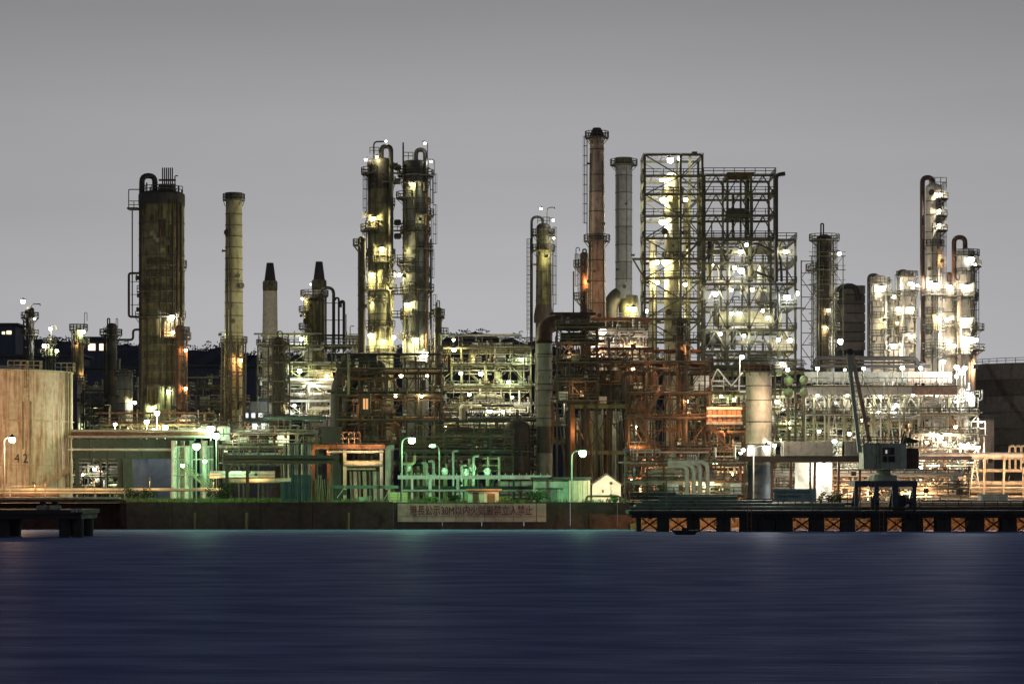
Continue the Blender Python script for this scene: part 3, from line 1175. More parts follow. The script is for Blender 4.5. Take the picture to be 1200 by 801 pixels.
for (a, b) in opens:
    if b - a > 12:
        for (pa, pb) in (((a, 607), (b, 621)), ((b, 607), (a, 621))):
            jt.bar('brace', W(pa[0], pa[1], d + 1.0), W(pb[0], pb[1], d + 1.0), .22, 'jetty_dark')
    p = Vector((X((a + b) / 2 + 14, d), d + 4.6, zc - .5))
    jt.lamp(p, 'sodium', wg.uniform(110, 420), r=.16, name='deck_light')
for pxf in (878, 893, 915, 1077):
    jt.bar('fender', (X(pxf, d), d - .12, .3), (X(pxf, d), d - .12, zc + .6), .22, 'rubber')

for pxf in (762, 812, 849, 902, 921, 958, 1012, 1069, 1107, 1145, 1184):
    cx_, cz_ = X(pxf, d), zc + .35
    prof_ = [(.34 + .17 * math.cos(R(q)), -.17 * math.sin(R(q))) for q in range(0, 361, 45)]
    jt.part('tyre_fender', MB().lathe(prof_, (cx_, d - .18, cz_), n=14, axis='Y', cap0=False, cap1=False), 'rubber')
    jt.bar('fender_chain', (cx_, d - .1, cz_ + .45), (cx_, d - .1, zt + .05), .05, 'rust_dark')
ladder(jt, (X(1033, d), d - .2, -.3), (X(1033, d), d - .2, zt + .9), cage=False, mat='rust')
ladder(jt, (X(878, d), d - .3, -.3), (X(878, d), d - .3, zt + .9), cage=False, mat='rust')
# little barge moored by the jetty
d = 364
bt = T('work_boat', 'small dark flat work boat moored by the jetty', 'boat', (X(803, d), d, 0))
c = X(803, d)
hl = S(16.5, d)
hull = []
for sx, wv, z0 in ((-1, .55, .35), (-.8, .95, .02), (.75, 1.0, -.05), (1, .4, .4)):
    for sy in (-1, 1):
        hull.append((c + sx * hl * .86, d + sy * wv * .8, z0))
        hull.append((c + sx * hl, d + sy * wv, .62 + (.16 if abs(sx) == 1 else 0)))
fs = []
for i in range(3):
    b0, b1 = i * 4, (i + 1) * 4
    fs += [(b0, b1, b1 + 1, b0 + 1), (b0 + 2, b0 + 3, b1 + 3, b1 + 2), (b0, b0 + 2, b1 + 2, b1), (b0 + 1, b1 + 1, b1 + 3, b0 + 3)]
fs += [(0, 1, 3, 2), (12, 14, 15, 13)]
bt.part('hull', MB().raw(hull, fs), 'rubber', smooth=False)
bt.part('engine_cover', MB().box(c - .5, c + .45, d - .4, d + .4, .63, .98), 'jetty_dark', smooth=False)

# ------------------------------------------------------------------ street lamps on the quay
LAMPC['sodium_pale'] = (1.0, .55, .28)


def street_lamp(label, px_pole, px_lamp, row, d, kind, watts, base_row=588, r=.42, lit=True, arm_h=None, pole='grey', over=4.0):
    t = T('street_lamp', label, 'street lamp', (X(px_pole, d), d, GZ), 'street lamps along the quay')
    x0, x1 = X(px_pole, d), X(px_lamp, d)
    z = Z(row, d)
    t.pipe('pole', [(x0, d, GZ), (x0, d, z + .15), (x0 + (x1 - x0) * .6, d - over * .6, z + .45), (x1, d - over, z + .4)], .11, pole, n=8, bend=1.2)
    t.part('base_plate', MB().box(x0 - .3, x0 + .3, d - .3, d + .3, GZ, GZ + .25), 'concrete', smooth=False)
    if lit:
        t.lamp((x1, d - over, z), kind, watts, r=r, name='lamp')
    else:
        t.part('lamp_head', MB().lathe([(.15, -.55), (.32, -.2), (.3, .45), (.1, .6)], (x1, d - over, z + .3), n=10, axis='X'), 'pipe_pale')
    return t


street_lamp('tall street lamp with warm orange glow in front of the tank', 5, 15, 515, 411, 'sodium_pale', 8500, r=.62, over=0.5)
street_lamp('green glowing street lamp with straight post beside the green lit pipes', 230, 234, 523, 403, 'green', 1500, r=.5)
street_lamp('street lamp with long arm standing just behind the green lit one', 223, 231, 520, 409, 'green', 300, r=.3)
street_lamp('brilliant green white street lamp above the yellow crates', 471, 484, 516, 403, 'green', 2600, r=.6)
street_lamp('unlit grey street lamp with its arm bent towards the green one', 515, 508, 525, 405, 'green', 0, lit=False)
street_lamp('green white street lamp in front of the corrugated shed', 670, 682, 531, 403, 'green', 1700, r=.55)
street_lamp('dazzling white street lamp in front of the pale cylinder', 883, 895, 525, 405, 'white', 2600, r=.6)
street_lamp('slim dark lamp post at the jetty root without a lit head', 733, 733.5, 530, 398, 'white', 0, lit=False, pole='frame_dark')

# ------------------------------------------------------------------ storage tank at the west end
d = 456
tx, trd = X(-12, d), S(96, d)
tk = T('storage_tank', 'big beige storage tank with rust streaks and the number 42', 'tank', (tx, d, GZ))
zt = Z(433.5, d - trd)
rows = [GZ, Z(545, d - trd), Z(492, d - trd), zt]
for z0, z1 in zip(rows, rows[1:]):
    tk.part('shell_course', MB().lathe([(trd, z0 + .02), (trd + .05, z0 + .02), (trd + .05, z0 + .16), (trd, z0 + .2), (trd, z1 - .02)], (tx, d, 0), n=96), 'tank_paint')
tk.part('wind_girder', MB().lathe([(trd, Z(492, d - trd) - .1), (trd + .3, Z(492, d - trd) - .1), (trd + .3, Z(492, d - trd) + .06), (trd, Z(492, d - trd) + .06)], (tx, d, 0), n=96, cap0=False, cap1=False), 'tank_paint')
tk.part('top_rim', MB().lathe([(trd, zt), (trd + .22, zt), (trd + .22, zt + .25), (trd - .3, zt + .25)], (tx, d, 0), n=96, cap0=False, cap1=False), 'cream')
tk.part('roof', MB().lathe([(trd - .1, zt + .1), (trd * .5, zt + 1.0), (.5, zt + 1.6)], (tx, d, 0), n=64), 'grey')


def on_tank(px, extra=.0):
    """point on the tank wall at photo column px, for a level ray"""
    k = (px - 600) / F
    a = 1 + k * k
    b = -2 * (tx * k + d)
    c = tx * tx + d * d - (trd + extra) ** 2
    y = (-b - math.sqrt(b * b - 4 * a * c)) / (2 * a)
    return Vector((k * y, y, 0))


for pxp, r0, r1, m_, rr in ((8, 436, 566, 'tank_paint', .16), (27, 470, 526, 'rust', .1), (36, 470, 570, 'olive_light', .2), (72, 436, 556, 'tank_paint', .1), (79.5, 436, 570, 'olive_light', .17), (83, 436, 574, 'cream', .24)):
    p = on_tank(pxp, .25)
    tk.cyl('down_pipe', (p.x, p.y, Z(r1, p.y)), (p.x, p.y, Z(r0, p.y)), rr, m_)
p = on_tank(36, .4)
ladder(tk, (p.x - .6, p.y, Z(470, p.y)), (p.x - .6, p.y, zt + 1.2), mat='frame')
for pxp in (20, 36, 75):
    p = on_tank(pxp, -.5)
    tk.part('railing', rail_line(MB(), [(p.x - 1.6, p.y, zt + .25), (p.x + 1.6, p.y, zt + .25), (p.x + 1.6, p.y + 2, zt + .25)], h=1.5, step=1.2), 'olive_light', smooth=False)
# spiral stair near the edge
sm = MB()
for i in range(46):
    f = i / 45
    pxp = 83 - 12 * (1 - f) * 4.2
    if pxp < 33:
        continue
    p = on_tank(min(pxp, 83.4), .5)
    z = GZ + .3 + f * 5
    sm.box(p.x - .35, p.x + .35, p.y - .5, p.y + .35, z, z + .06)
    sm.bar((p.x, p.y - .5, z), (p.x, p.y - .5, z + 1.0), .06)
tk.part('spiral_stair', sm, 'tank_paint', smooth=False)
for pxp in (80.5,):
    p = on_tank(pxp, .5)
    ladder(tk, (p.x, p.y, GZ + 1), (p.x, p.y, zt + .6), mat='olive_light')
p = on_tank(17, .06)
lettering(tk, '4 2', 17, 32.5, 531.5, 541.5, p.y - .1, 'letter_black')

# ------------------------------------------------------------------ slim columns and the great tower, west unit
tower('slim_column', 'slim dark column topped by a starry white lamp behind the tank', 'column', 560, 35, 4.6, 362, 'dark', plats=[(372, 'full', 6), (392, 'full', 6)], lamps=[(27, 353, 'white', 500, .45), (40.5, 373, 'white', 90, .2)],
      ladders=[(362, 430, -60)], pipes=[(28, 370, 430, 1, 'dark')], goosenecks=[(36, 47, 364, 356, 358, .7, 'dark')])
tower('slim_column', 'thin pipe column with three white lamps next to the tank rim', 'column', 560, 59, 2.8, 398, 'frame', plats=[(402, 'full', 6), (417, 'full', 7)],
      lamps=[(59, 385, 'white', 400, .4), (52, 405, 'white', 300, .38), (66.5, 411, 'mercury', 350, .38), (46, 412, 'mercury', 60, .2)], pipes=[(54, 400, 440, .8, 'frame'), (65, 400, 440, .8, 'frame')], goosenecks=[(60, 66, 400, 381, 386, .5, 'frame')])
tower('slim_column', 'orange lit slim column with a square crow nest and bright lamp', 'column', 545, 92, 6, 388, 'olive', base=445, plats=[(386, 'full', 5), (402, 'right', 7)], lamps=[(97.5, 388.5, 'mercury', 500, .4), (89, 402, 'orange', 60, .2), (100, 440, 'orange', 120, .2)],
      ladders=[(388, 440, -120)], goosenecks=[(99, 102, 384, 366, 376, .35, 'dark')])
tower('pale_column', 'pale narrow column standing under the crow nest column', 'column', 540, 95, 4.5, 444, 'cream', lamps=[(97, 500, 'mercury', 120, .2)], plats=[(446, 'full', 3)])
tower('slim_column', 'dark round topped column with side pipes left of the great tower', 'column', 530, 131, 6.2, 382, ['dark', 'frame_dark'], plats=[(392, 'left', 8), (392, 'right', 6)], goosenecks=[(126, 128.5, 384, 373, 384, .8, 'dark'), (136, 138, 382, 373, 392, .4, 'dark')],
      ladders=[(384, 460, -130)], pipes=[(123, 400, 500, 1.2, 'dark'), (140, 420, 500, 1.4, 'frame')])
tower('pale_vessel', 'squat pale vertical vessel with a railed top beside the great tower', 'vessel', 510, 146.5, 9, 436, ['grey', 'olive_light'], plats=[(440, 'full', 3.5)], lamps=[(158, 471.5, 'white', 420, .36)], dome_h=.45)

d = 500
gt = tower('great_tower', 'huge stained olive tower with hooked overhead pipe and vent bundle on top', 'tower', d, 189.5, 26.5, 228, 'olive', courses=[242, 262, 281, 300, 318, 337, 356, 374, 395, 420, 450], dmat='cap_dark', dome_h=.18,
      plats=[(372, 'front', 5), (312, 'right', 3), (342, 'front', 3), (396, 'right', 8)], lamps=[(201.5, 371.5, 'white', 550, .4), (202.5, 389.5, 'orange', 480, .36), (176, 478, 'mercury', 420, .3), (198, 458, 'mercury', 260, .28)], ladders=[(228, 320, -40), (320, 470, -30)])
gt.pipe('overhead_pipe', [W(181.5, 226, d), W(181.5, 206, d), W(166.5, 206, d - 1), W(166, 236, d - 2), W(166, 480, d - 2)], S(3.3, d), 'cap_dark', n=14, bend=1.2)
gt.part('top_railing', rail_line(MB(), [(X(189.5, d) + S(25.5, d) * math.cos(R(q)), d + S(25.5, d) * math.sin(R(q)), Z(226.5, d)) for q in range(-170, 10, 20)], h=1.2, step=1.6), 'frame_dark', smooth=False)
gt.part('top_gear', MB().box(X(186, d), X(206, d), d - 1.2, d + 1.2, Z(224, d), Z(219.5, d)), 'dark', smooth=False)
for pxv, rv in ((172, 214), (176, 219), (209, 218), (213, 222)):
    gt.cyl('vent_pipe', W(pxv, 227, d), W(pxv, rv, d), .14, 'dark')
gt.part('dark_crown', MB().lathe([(S(26.9, d), Z(241, d)), (S(27.1, d), Z(240, d)), (S(27.1, d), Z(229, d)), (S(26.6, d), Z(227.6, d))], (X(189.5, d), d, 0), n=40, cap0=False, cap1=False), 'cap_dark')
for i in range(6):
    gt.cyl('vent_pipe', W(190.5 + i * 2.3, 222, d), W(190.5 + i * 2.3, 196.5, d), S(.75, d), 'dark')
gt.bar('vent_rack', W(186, 211, d), W(206, 211, d), .35, 'dark')
gt.bar('vent_rack', W(186, 217, d), W(206, 217, d), .5, 'dark')
gt.pipe('vent_pipe', [W(205, 222, d), W(205, 206, d), W(208.5, 206, d)], S(.7, d), 'dark')
# west-side hanging frame and loop pipe
xl = X(150.5, d)
gt.part('side_platform', MB().box(X(150.5, d), X(163, d), d - 2, d + 1, Z(246, d), Z(244, d)), 'deck', smooth=False)
gt.part('railing', rail_line(MB(), [W(163, 244, d - 2), W(150.8, 244, d - 2), W(150.8, 244, d + 1)], h=1.4, step=1.2), 'frame_dark', smooth=False)
gt.pipe('davit', [W(150.8, 244, d), W(150.8, 222, d), W(163, 222, d)], .1, 'dark', n=6, bend=.2)
gt.cyl('riser_pipe', W(155, 246, d - 1), W(155, 372, d - 1), .12, 'dark')
gt.pipe('loop_pipe', [W(164, 320, d - 1), W(151, 320, d - 1), W(151, 371, d - 1), W(165, 371, d - 1)], S(1.4, d), 'dark', bend=.5)
gt.pipe('tie_pipe', [W(166, 386, d - 2), W(156, 386, d - 2), W(156, 398, d - 2), W(140, 398, d - 2)], S(1.4, d), 'dark', bend=.6)
for rr_ in (330, 345, 357):
    gt.bar('pipe_bracket', W(153, rr_, d - 1), W(164, rr_, d - 1), .12, 'dark')
for pxv, r0, r1, wv_ in ((206, 236, 480, .9), (210.5, 236, 500, 1.3), (214.5, 240, 500, 1.5), (199, 300, 470, .7), (176, 330, 480, .7)):
    rr_ = S(26.5 + wv_, d) + .3
    dx = X(pxv, d) - X(189.5, d)
    yy = d - math.sqrt(max(.1, rr_ * rr_ - dx * dx))
    gt.cyl('riser_pipe', (X(pxv, d), yy, Z(r1, d)), (X(pxv, d), yy, Z(r0, d)), S(wv_, d), 'dark_brown')
for rr_ in (312, 326, 342, 356, 404, 420, 436, 452):
    ring_platform(gt, X(189.5, d), d, Z(rr_, d), S(26.6, d), S(29.5, d), -125 + (rr_ % 5) * 4, -30 - (rr_ % 7) * 3)
# patch panels of newer cladding, each a curved sheet
for (a0, a1, r0, r1, m_) in ((-112, -101, 273, 278, 'olive_light'), (-104, -96, 276, 283, 'olive_light'), (-97, -88, 281, 286, 'olive_light'), (-90, -72, 259, 280, 'rust_dark'), (-88, -74, 293, 298, 'olive_light')):
    mb = MB()
    n = 6
    rr_ = S(26.5, d) + .07
    cxx = X(189.5, d)
    vs = []
    for i in range(n + 1):
        a = R(a0 + (a1 - a0) * i / n)
        vs += [(cxx + rr_ * math.cos(a), d + rr_ * math.sin(a), Z(r1, d)), (cxx + rr_ * math.cos(a), d + rr_ * math.sin(a), Z(r0, d)),
               (cxx + (rr_ - .09) * math.cos(a), d + (rr_ - .09) * math.sin(a), Z(r1, d)), (cxx + (rr_ - .09) * math.cos(a), d + (rr_ - .09) * math.sin(a), Z(r0, d))]
    fs = []
    for i in range(n):
        q = i * 4
        fs += [(q, q + 4, q + 5, q + 1), (q + 1, q + 5, q + 7, q + 3), (q + 2, q, q + 4, q + 6)]
    gt.part('cladding_sheet', mb.raw(vs, fs), m_)
tower('rust_column', 'brown riser column with orange lamps at the foot of the great tower', 'column', 488, 211, 5.5, 384, 'rust', plats=[(390, 'right', 6), (470, 'right', 6)], lamps=[(217.5, 410, 'sodium', 260, .3), (217.5, 455, 'sodium', 200, .26), (216, 493.5, 'sodium', 330, .36)], ladders=[(386, 500, -60)], pipes=[(219, 385, 500, 1.0, 'rust')])

# banded stack
d = 505
bs = tower('banded_stack', 'olive banded steel stack with dark ringed top', 'stack', d, 274, 9.4, 234, 'olive_light', hw_base=12.6, courses=[251, 264, 277, 290, 303, 316, 329, 342, 355, 370, 390, 412, 440, 470], flat=True,
           plats=[(401, 'full', 5), (470, 'full', 8), (440, 'left', 6)], lamps=[(282.5, 422, 'sodium', 420, .36), (258, 392, 'mercury', 30, .15)], ladders=[(402, 470, -100)], pipes=[(280, 405, 480, 1.6, 'rust_dark'), (267, 410, 500, 1.4, 'olive')])
bs.part('crown', MB().lathe([(S(9.2, d), Z(235, d)), (S(10.2, d), Z(234, d)), (S(10.2, d), Z(226, d)), (S(8.6, d), Z(226, d)), (S(8.6, d), Z(233, d))], (X(274, d), d, 0), n=28), 'cap_dark')
ring_platform(bs, X(274, d), d, Z(234, d), S(10.3, d), S(13, d), mat='deck')

for pxc in (260, 288):
    bs.bar('column', W(pxc, 400, d - 3), Vector((X(pxc, d), d - 3, GZ)), .28, 'frame_dark')
for i, rr_ in enumerate((401, 418, 436, 454, 470, 488)):
    bs.bar('beam', W(260, rr_, d - 3), W(288, rr_, d - 3), .24, 'frame_dark')
    bs.bar('brace', W(260 if i % 2 else 288, rr_, d - 3), W(288 if i % 2 else 260, rr_ + 17, d - 3), .16, 'frame_dark')
for pxc, wv_, m_ in ((263, .7, 'olive'), (271, 1.1, 'dark_brown'), (277, .8, 'olive'), (285, 1.0, 'rust_dark')):
    bs.cyl('riser_pipe', W(pxc, 396, d - 3.6), W(pxc, 505, d - 3.6), S(wv_, d), m_)
# pale chimneys
def chimney(label, cx, top, base_cap, d):
    t = T('cream_chimney', label, 'chimney', (X(cx, d), d, GZ), 'pale chimneys with tapering dark caps')
    x = X(cx, d)
    t.part('shaft', MB().lathe([(S(11.5, d), GZ), (S(8.3, d), Z(base_cap + 10, d))], (x, d, 0), n=28), 'chimney_cream')
    t.part('collar', MB().lathe([(S(8.3, d), Z(base_cap + 9.8, d)), (S(8.7, d), Z(base_cap + 8, d)), (S(8.7, d), Z(base_cap, d)), (S(8, d), Z(base_cap - 2, d))], (x, d, 0), n=28), 'olive')
    t.part('cap', MB().lathe([(S(6.8, d), Z(base_cap - 1.9, d)), (S(4, d), Z(top, d)), (S(3.4, d), Z(top, d)), (S(3.4, d), Z(top + 5, d))], (x, d, 0), n=24), 'cap_dark')


chimney('cream chimney with tapered black cap standing free behind the lattice column', 316.5, 308, 331, 640)
chimney('cream chimney with tapered black cap hidden by the piped olive column', 374, 306.5, 330, 640)

# piped column in front of the second chimney
d = 565
pc = tower('piped_column', 'olive column under black looping pipes before the second chimney', 'column', d, 368.5, 11.5, 352, 'olive', plats=[(346, 'full', 5), (365, 'left', 7), (385, 'left', 7)], lamps=[(354.5, 350, 'warm', 420, .36), (353.5, 397, 'mercury', 700, .45), (353, 370, 'warm', 50, .16), (364, 333, 'white', 60, .16)],
           ladders=[(346, 400, -130)], dome_h=.5, dmat='dark', goosenecks=[(376, 391, 350, 337, 412, 1.9, 'dark'), (393, 397, 352, 349, 412, 1.2, 'dark'), (399, 403, 360, 353, 412, 1.7, 'dark')])
for pxc in (374, 378, 382):
    pc.cyl('riser_pipe', W(pxc, 345, d - 3), W(pxc, 412, d - 3), S(.9, d), 'dark')
for rr_ in (355, 375, 392):
    pc.bar('pipe_bracket', W(380, rr_, d - 2), W(404, rr_, d - 2), .16, 'dark')
pc.bar('pipe_post', W(405.5, 368, d), W(405.5, 420, d), .2, 'dark')

plant_unit('pump_structure', 'pale steel structure full of bright vessels below the piped column', 'steel structure', 302, 420, 405, 490, 556, 12, 3, fmat='olive_light', pmats=('cream', 'pipe_pale', 'olive_light', 'pipe_white'), colstep=30, floorstep=24,
           lamps=[(351, 434.5, 'mercury', 500, -1, .4), (366.5, 450, 'white', 700, -1, .42), (345, 475, 'cool', 800, -1.5, .42), (383, 440, 'warm', 450, -1, .4), (375, 488, 'warm', 400, 3), (400, 460, 'warm', 300, 4), (352, 461, 'white', 120, -1, .2)], rails=True)
tower('white_drum', 'white drum tank glowing among the pumps, the larger of two', 'tank', 552, 385, 10, 488, 'pipe_white', base=512, dome_h=.2, plats=[(489, 'full', 1.5)], courses=[500])
tower('white_drum', 'white drum tank beside the glowing one under the steel structure', 'tank', 552, 366, 8, 492, 'pipe_white', base=512, dome_h=.2, courses=[502])

# lattice column
d = 486
lc = tower('lattice_column', 'dark reddish column wrapped in a lattice of ladders before the chimney', 'column', d, 327, 6.3, 398, ['rust_dark', 'dark_brown', 'frame_dark'], plats=[(404, 'full', 6), (424, 'full', 5), (446, 'full', 6), (470, 'full', 5), (492, 'full', 6)], ladders=[(395, 500, -120), (395, 500, -40)], pipes=[(333.5, 400, 520, 1.0, 'olive'), (320, 400, 520, .9, 'frame')],
           goosenecks=[(325, 331, 398, 388, 396, .7, 'dark')], lamps=[(336, 477, 'warm', 40, .15)])
for pxc in (314.5, 339.5):
    lc.bar('column', W(pxc, 405, d - 1.5), Vector((X(pxc, d), d - 1.5, GZ)), .28, 'frame_dark')
for i, rr_ in enumerate((404, 425, 447, 470, 493)):
    lc.bar('beam', W(314.5, rr_, d - 1.5), W(339.5, rr_, d - 1.5), .25, 'frame_dark')
    a, b = (314.5, 339.5) if i % 2 else (339.5, 314.5)
    lc.bar('brace', W(a, rr_, d - 1.5), W(b, rr_ + 21, d - 1.5), .16, 'frame_dark')

# ------------------------------------------------------------------ the twin towers
d = 500
h1 = tower('twin_tower', 'twin tower with dark hooked top and four big yellow floodlights', 'tower', d, 446, 15, 190, ['olive', 'olive', 'olive', 'olive', 'olive', 'olive', 'olive', 'olive', 'olive', 'olive_light', 'olive_light', 'olive_light', 'olive_light'], courses=[205, 222, 239, 256, 274, 292, 308, 325, 342, 368, 398, 425], dmat='cap_dark', dome_h=.22,
           plats=[(203.5, 'left', 8), (270, 'left', 9), (307, 'front', 4), (340, 'wide', 4)], group='twin distillation towers',
           lamps=[(437, 256, 'yellow', 1500, .55), (447.5, 292, 'yellow', 1500, .55), (435.5, 322, 'yellow', 1700, .6), (434.5, 393, 'yellow', 1300, .55), (450, 400, 'yellow', 300, .3), (441.5, 184, 'yellow', 200, .3), (428.5, 187, 'white', 90, .22), (433, 355, 'yellow', 100, .2), (458, 338, 'yellow', 150, .2)],
           ladders=[(200, 270, -160), (270, 340, -165)], pipes=[(458, 195, 420, 1.4, 'olive')])
h1.part('dark_crown', MB().lathe([(S(15.3, d), Z(222, d)), (S(15.4, d), Z(190, d)), (S(13, d), Z(186.5, d)), (S(6, d), Z(185, d))], (X(446, d), d, 0), n=32, cap0=False), 'cap_dark')
h1.pipe('overhead_pipe', [W(447, 192, d), W(447, 171.5, d), W(458.2, 171.5, d - 1), W(458.2, 225, d - 2.6), W(458.2, 300, d - 2.6)], S(2.8, d), 'cap_dark', n=14, bend=1.0)
h1.pipe('vent_pipe', [W(438, 195, d), W(438, 166, d), W(450, 166, d)], S(.9, d), 'dark', n=8, bend=.8)
h1.part('railing', rail_line(MB(), [W(433.5, 180, d), W(444, 180, d), W(444, 180, d + 2)], h=1.2, step=1.0), 'frame_dark', smooth=False)
h1.lamp(W(452.5, 165.5, d), 'white', 60, r=.2)
for px_, rr_ in ((460, 224), (463, 224), (434, 195)):
    h1.part('manway', MB().lathe([(.55, -.5), (.55, .4), (.7, .4), (.7, .6)], (X(px_, d), d - 2, Z(rr_ - 28 if px_ > 440 else 194, d)), n=14, axis='X'), 'cap_dark')

h2 = tower('twin_tower', 'twin tower with stained pale shell and hooked dark dome', 'tower', d, 487, 15.2, 190, 'grey', courses=[206, 220, 233, 246, 260, 272, 290, 308, 320, 336, 353, 373, 398, 425], dmat='cap_dark', dome_h=.15,
           plats=[(206, 'full', 6), (232, 'left', 8), (252, 'right', 7), (273, 'full', 3), (310, 'left', 7), (292, 'right', 6), (340, 'right', 7), (338, 'wide', 3), (373, 'full', 3)], group='twin distillation towers',
           lamps=[(483.5, 215.5, 'yellow', 150, .3), (492.5, 257, 'yellow', 25, .16), (474.5, 294, 'yellow', 50, .18), (468, 322, 'white', 300, .34), (477, 357, 'yellow', 700, .45), (487.5, 398, 'yellow', 1500, .62), (497.5, 415, 'white', 1500, .6), (505, 189.5, 'white', 90, .22), (498, 168, 'white', 70, .2), (474, 323, 'yellow', 150, .2), (461, 395, 'white', 700, .45), (470, 395, 'yellow', 300, .3)],
           ladders=[(206, 252, 10), (292, 340, 5), (252, 340, -30)], pipes=[(475, 232, 425, 1.0, 'olive'), (500, 210, 425, 1.3, 'rust')])
h2.part('dark_crown', MB().lathe([(S(15.5, d), Z(204, d)), (S(15.5, d), Z(191, d)), (S(12, d), Z(189, d)), (S(5, d), Z(188, d))], (X(487, d), d, 0), n=32, cap0=False), 'cap_dark')
h2.pipe('overhead_pipe', [W(487.5, 190, d), W(487.5, 175.5, d), W(498.3, 175.5, d - 1), W(498.3, 225, d - 2.6)], S(2.6, d), 'cap_dark', n=14, bend=1.0)
h2.cyl('vent_pipe', W(472.5, 205, d), W(472.5, 167, d), S(1.0, d), 'dark')
h2.part('railing', rail_line(MB(), [W(473, 187, d), W(484, 187, d), W(484, 187, d + 2)], h=1.4, step=1.0), 'frame_dark', smooth=False)
h2.pipe('davit', [W(501, 206, d), W(501, 168, d), W(498.5, 168, d)], .09, 'dark', n=6, bend=.4)
h2.pipe('davit', [W(509, 206, d), W(509, 187, d), W(505.5, 187, d)], .09, 'dark', n=6, bend=.4)
for a, b in ((204, 240), (240, 300), (345, 420)):
    ladder(h2, W(507.5, b, d), W(507.5, a, d), side=(0, 1, 0), out_=(1, 0, 0))
h2.cyl('riser_pipe', W(505, 280, d - .5), W(505, 420, d - .5), S(1.2, d), 'dark')
# bridges between them belong to the second tower
for rr_ in (204, 271, 307, 345, 372):
    p_ = h2.part('link_bridge', MB().box(X(460, d), X(473, d), d - 3, d - 1.4, Z(rr_, d) - .2, Z(rr_, d)), 'deck', smooth=False)
    h2.part('railing', rail_line(MB(), [(X(460, d), d - 3, Z(rr_, d)), (X(473, d), d - 3, Z(rr_, d))], step=1.1), 'frame_dark', parent=p_, smooth=False)
for rr_ in (198, 214, 262, 278):
    h2.part('valve_block', MB().lathe([(.3, -.7), (.6, -.5), (.6, .5), (.3, .7)], (X(466.5, d), d - 2.2, Z(rr_, d)), n=10, axis='X'), 'dark')

tower('riser_column', 'thin dark brown riser standing close beside the twin tower', 'column', 494, 424, 4.6, 281, 'dark_brown', plats=[(287, 'left', 6)], dome_h=1.0, lamps=[])
tower('rust_column', 'rusty column with a caged top between twin tower and pipe structure', 'column', 492, 513.5, 4.2, 362, 'rust_dark', plats=[(369, 'full', 3.5), (391, 'right', 8)], ladders=[(355, 420, -90)], goosenecks=[(512, 515, 362, 352, 362, .6, 'dark')], lamps=[(531.5, 398, 'mercury', 260, .32)])

# black ducts and rusty heater frame under the twin towers
d = 467
bd = T('duct_group', 'black curved ducts sweeping down beside the dark vessel', 'duct', (X(405, d), d, GZ))
bd.pipe('duct', [W(442, 420, d), W(408, 420, d), W(394, 452, d), W(394, 500, d), Vector((X(392, d), d, GZ))], S(7, d), 'cap_dark', n=16, bend=3.2)
bd.pipe('duct', [W(436, 440, d + 5), W(416, 442, d + 5), W(405, 470, d + 5), Vector((X(405, d), d + 5, GZ))], S(6.5, d), 'dark', n=16, bend=3)
bd.part('plenum', MB().box(X(378, d), X(402, d), d - 1.8, d + 1.8, Z(520, d), Z(500, d)), 'dark', smooth=False)
tower('dark_vessel', 'tall black vessel with narrow neck under the twin towers', 'vessel', 470, 441, 11.5, 432, 'cap_dark', plats=[(446, 'full', 3), (480, 'full', 4)], dome_h=1.0, ladders=[(432, 520, -50)], lamps=[(437, 462, 'sodium', 12, .12)])
plant_unit('heater_steelwork', 'rusty dark heater frame with pipes at the foot of the twin towers', 'steel structure', 396, 517, 432, 520, 462, 12, 17, fmat='rust_dark', pmats=('dark', 'rust_dark', 'dark_brown', 'rust', 'olive'), colstep=24, floorstep=29, brace='Z', dens=.85,
           lamps=[(463.5, 463, 'warm', 260, 4.0, .4), (492, 463, 'warm', 300, 4.0, .4), (494, 464, 'yellow', 200, -1, .3), (428, 472, 'sodium', 90, -1.0, .25), (470, 440, 'warm', 150, 8, .3), (500, 440, 'warm', 200, 8, .3)], topper=True)
bw = T('control_hut', 'tiny hut with a glowing orange window inside the heater frame', 'hut', (X(428, 460), 460, Z(486, 460)))
bw.part('wall', MB().box(X(422, 460), X(434, 460), 459, 461, Z(486, 460), Z(462, 460)), 'dark_brown', smooth=False)
fw = bw.part('window', MB().box(X(425, 459), X(432, 459), 458.8, 458.95, Z(480, 459), Z(466, 459)), 'rust', smooth=False)
glow('window_hut', LAMPC['sodium'], 0.9)
for (a, b) in ((425.6, 428.1), (428.9, 431.4)):
    bw.part('pane', MB().box(X(a, 459), X(b, 459), 458.7, 458.78, Z(479.2, 459), Z(466.8, 459)), 'window_hut', parent=fw, smooth=False)

# ------------------------------------------------------------------ centre background process structure
plant_unit('exchanger_structure', 'broad yellow green structure packed with exchangers in the middle distance', 'steel structure', 506, 622, 408, 520, 545, 16, 23, fmat='olive_light', pmats=('cream', 'pipe_pale', 'olive_light', 'pipe_white', 'olive'), colstep=29, floorstep=21,
           lamps=[(532, 409.5, 'warm', 500, -1, .4), (540, 437, 'mercury', 700, -1, .45), (563.5, 437.5, 'mercury', 600, -1, .42), (596, 447.5, 'mercury', 700, -1, .45), (584, 452.5, 'white', 500, 2, .4), (611, 421, 'mercury', 500, -1, .42), (573.5, 481, 'white', 900, -1.2, .5), (590, 482, 'white', 1200, -1.2, .55), (522, 500, 'warm', 250, 3), (606, 492, 'white', 500, 3), (550, 462, 'warm', 300, 8), (600, 465, 'warm', 300, 10), (560, 420, 'warm', 300, 8)], topper=True, dens=1.2)
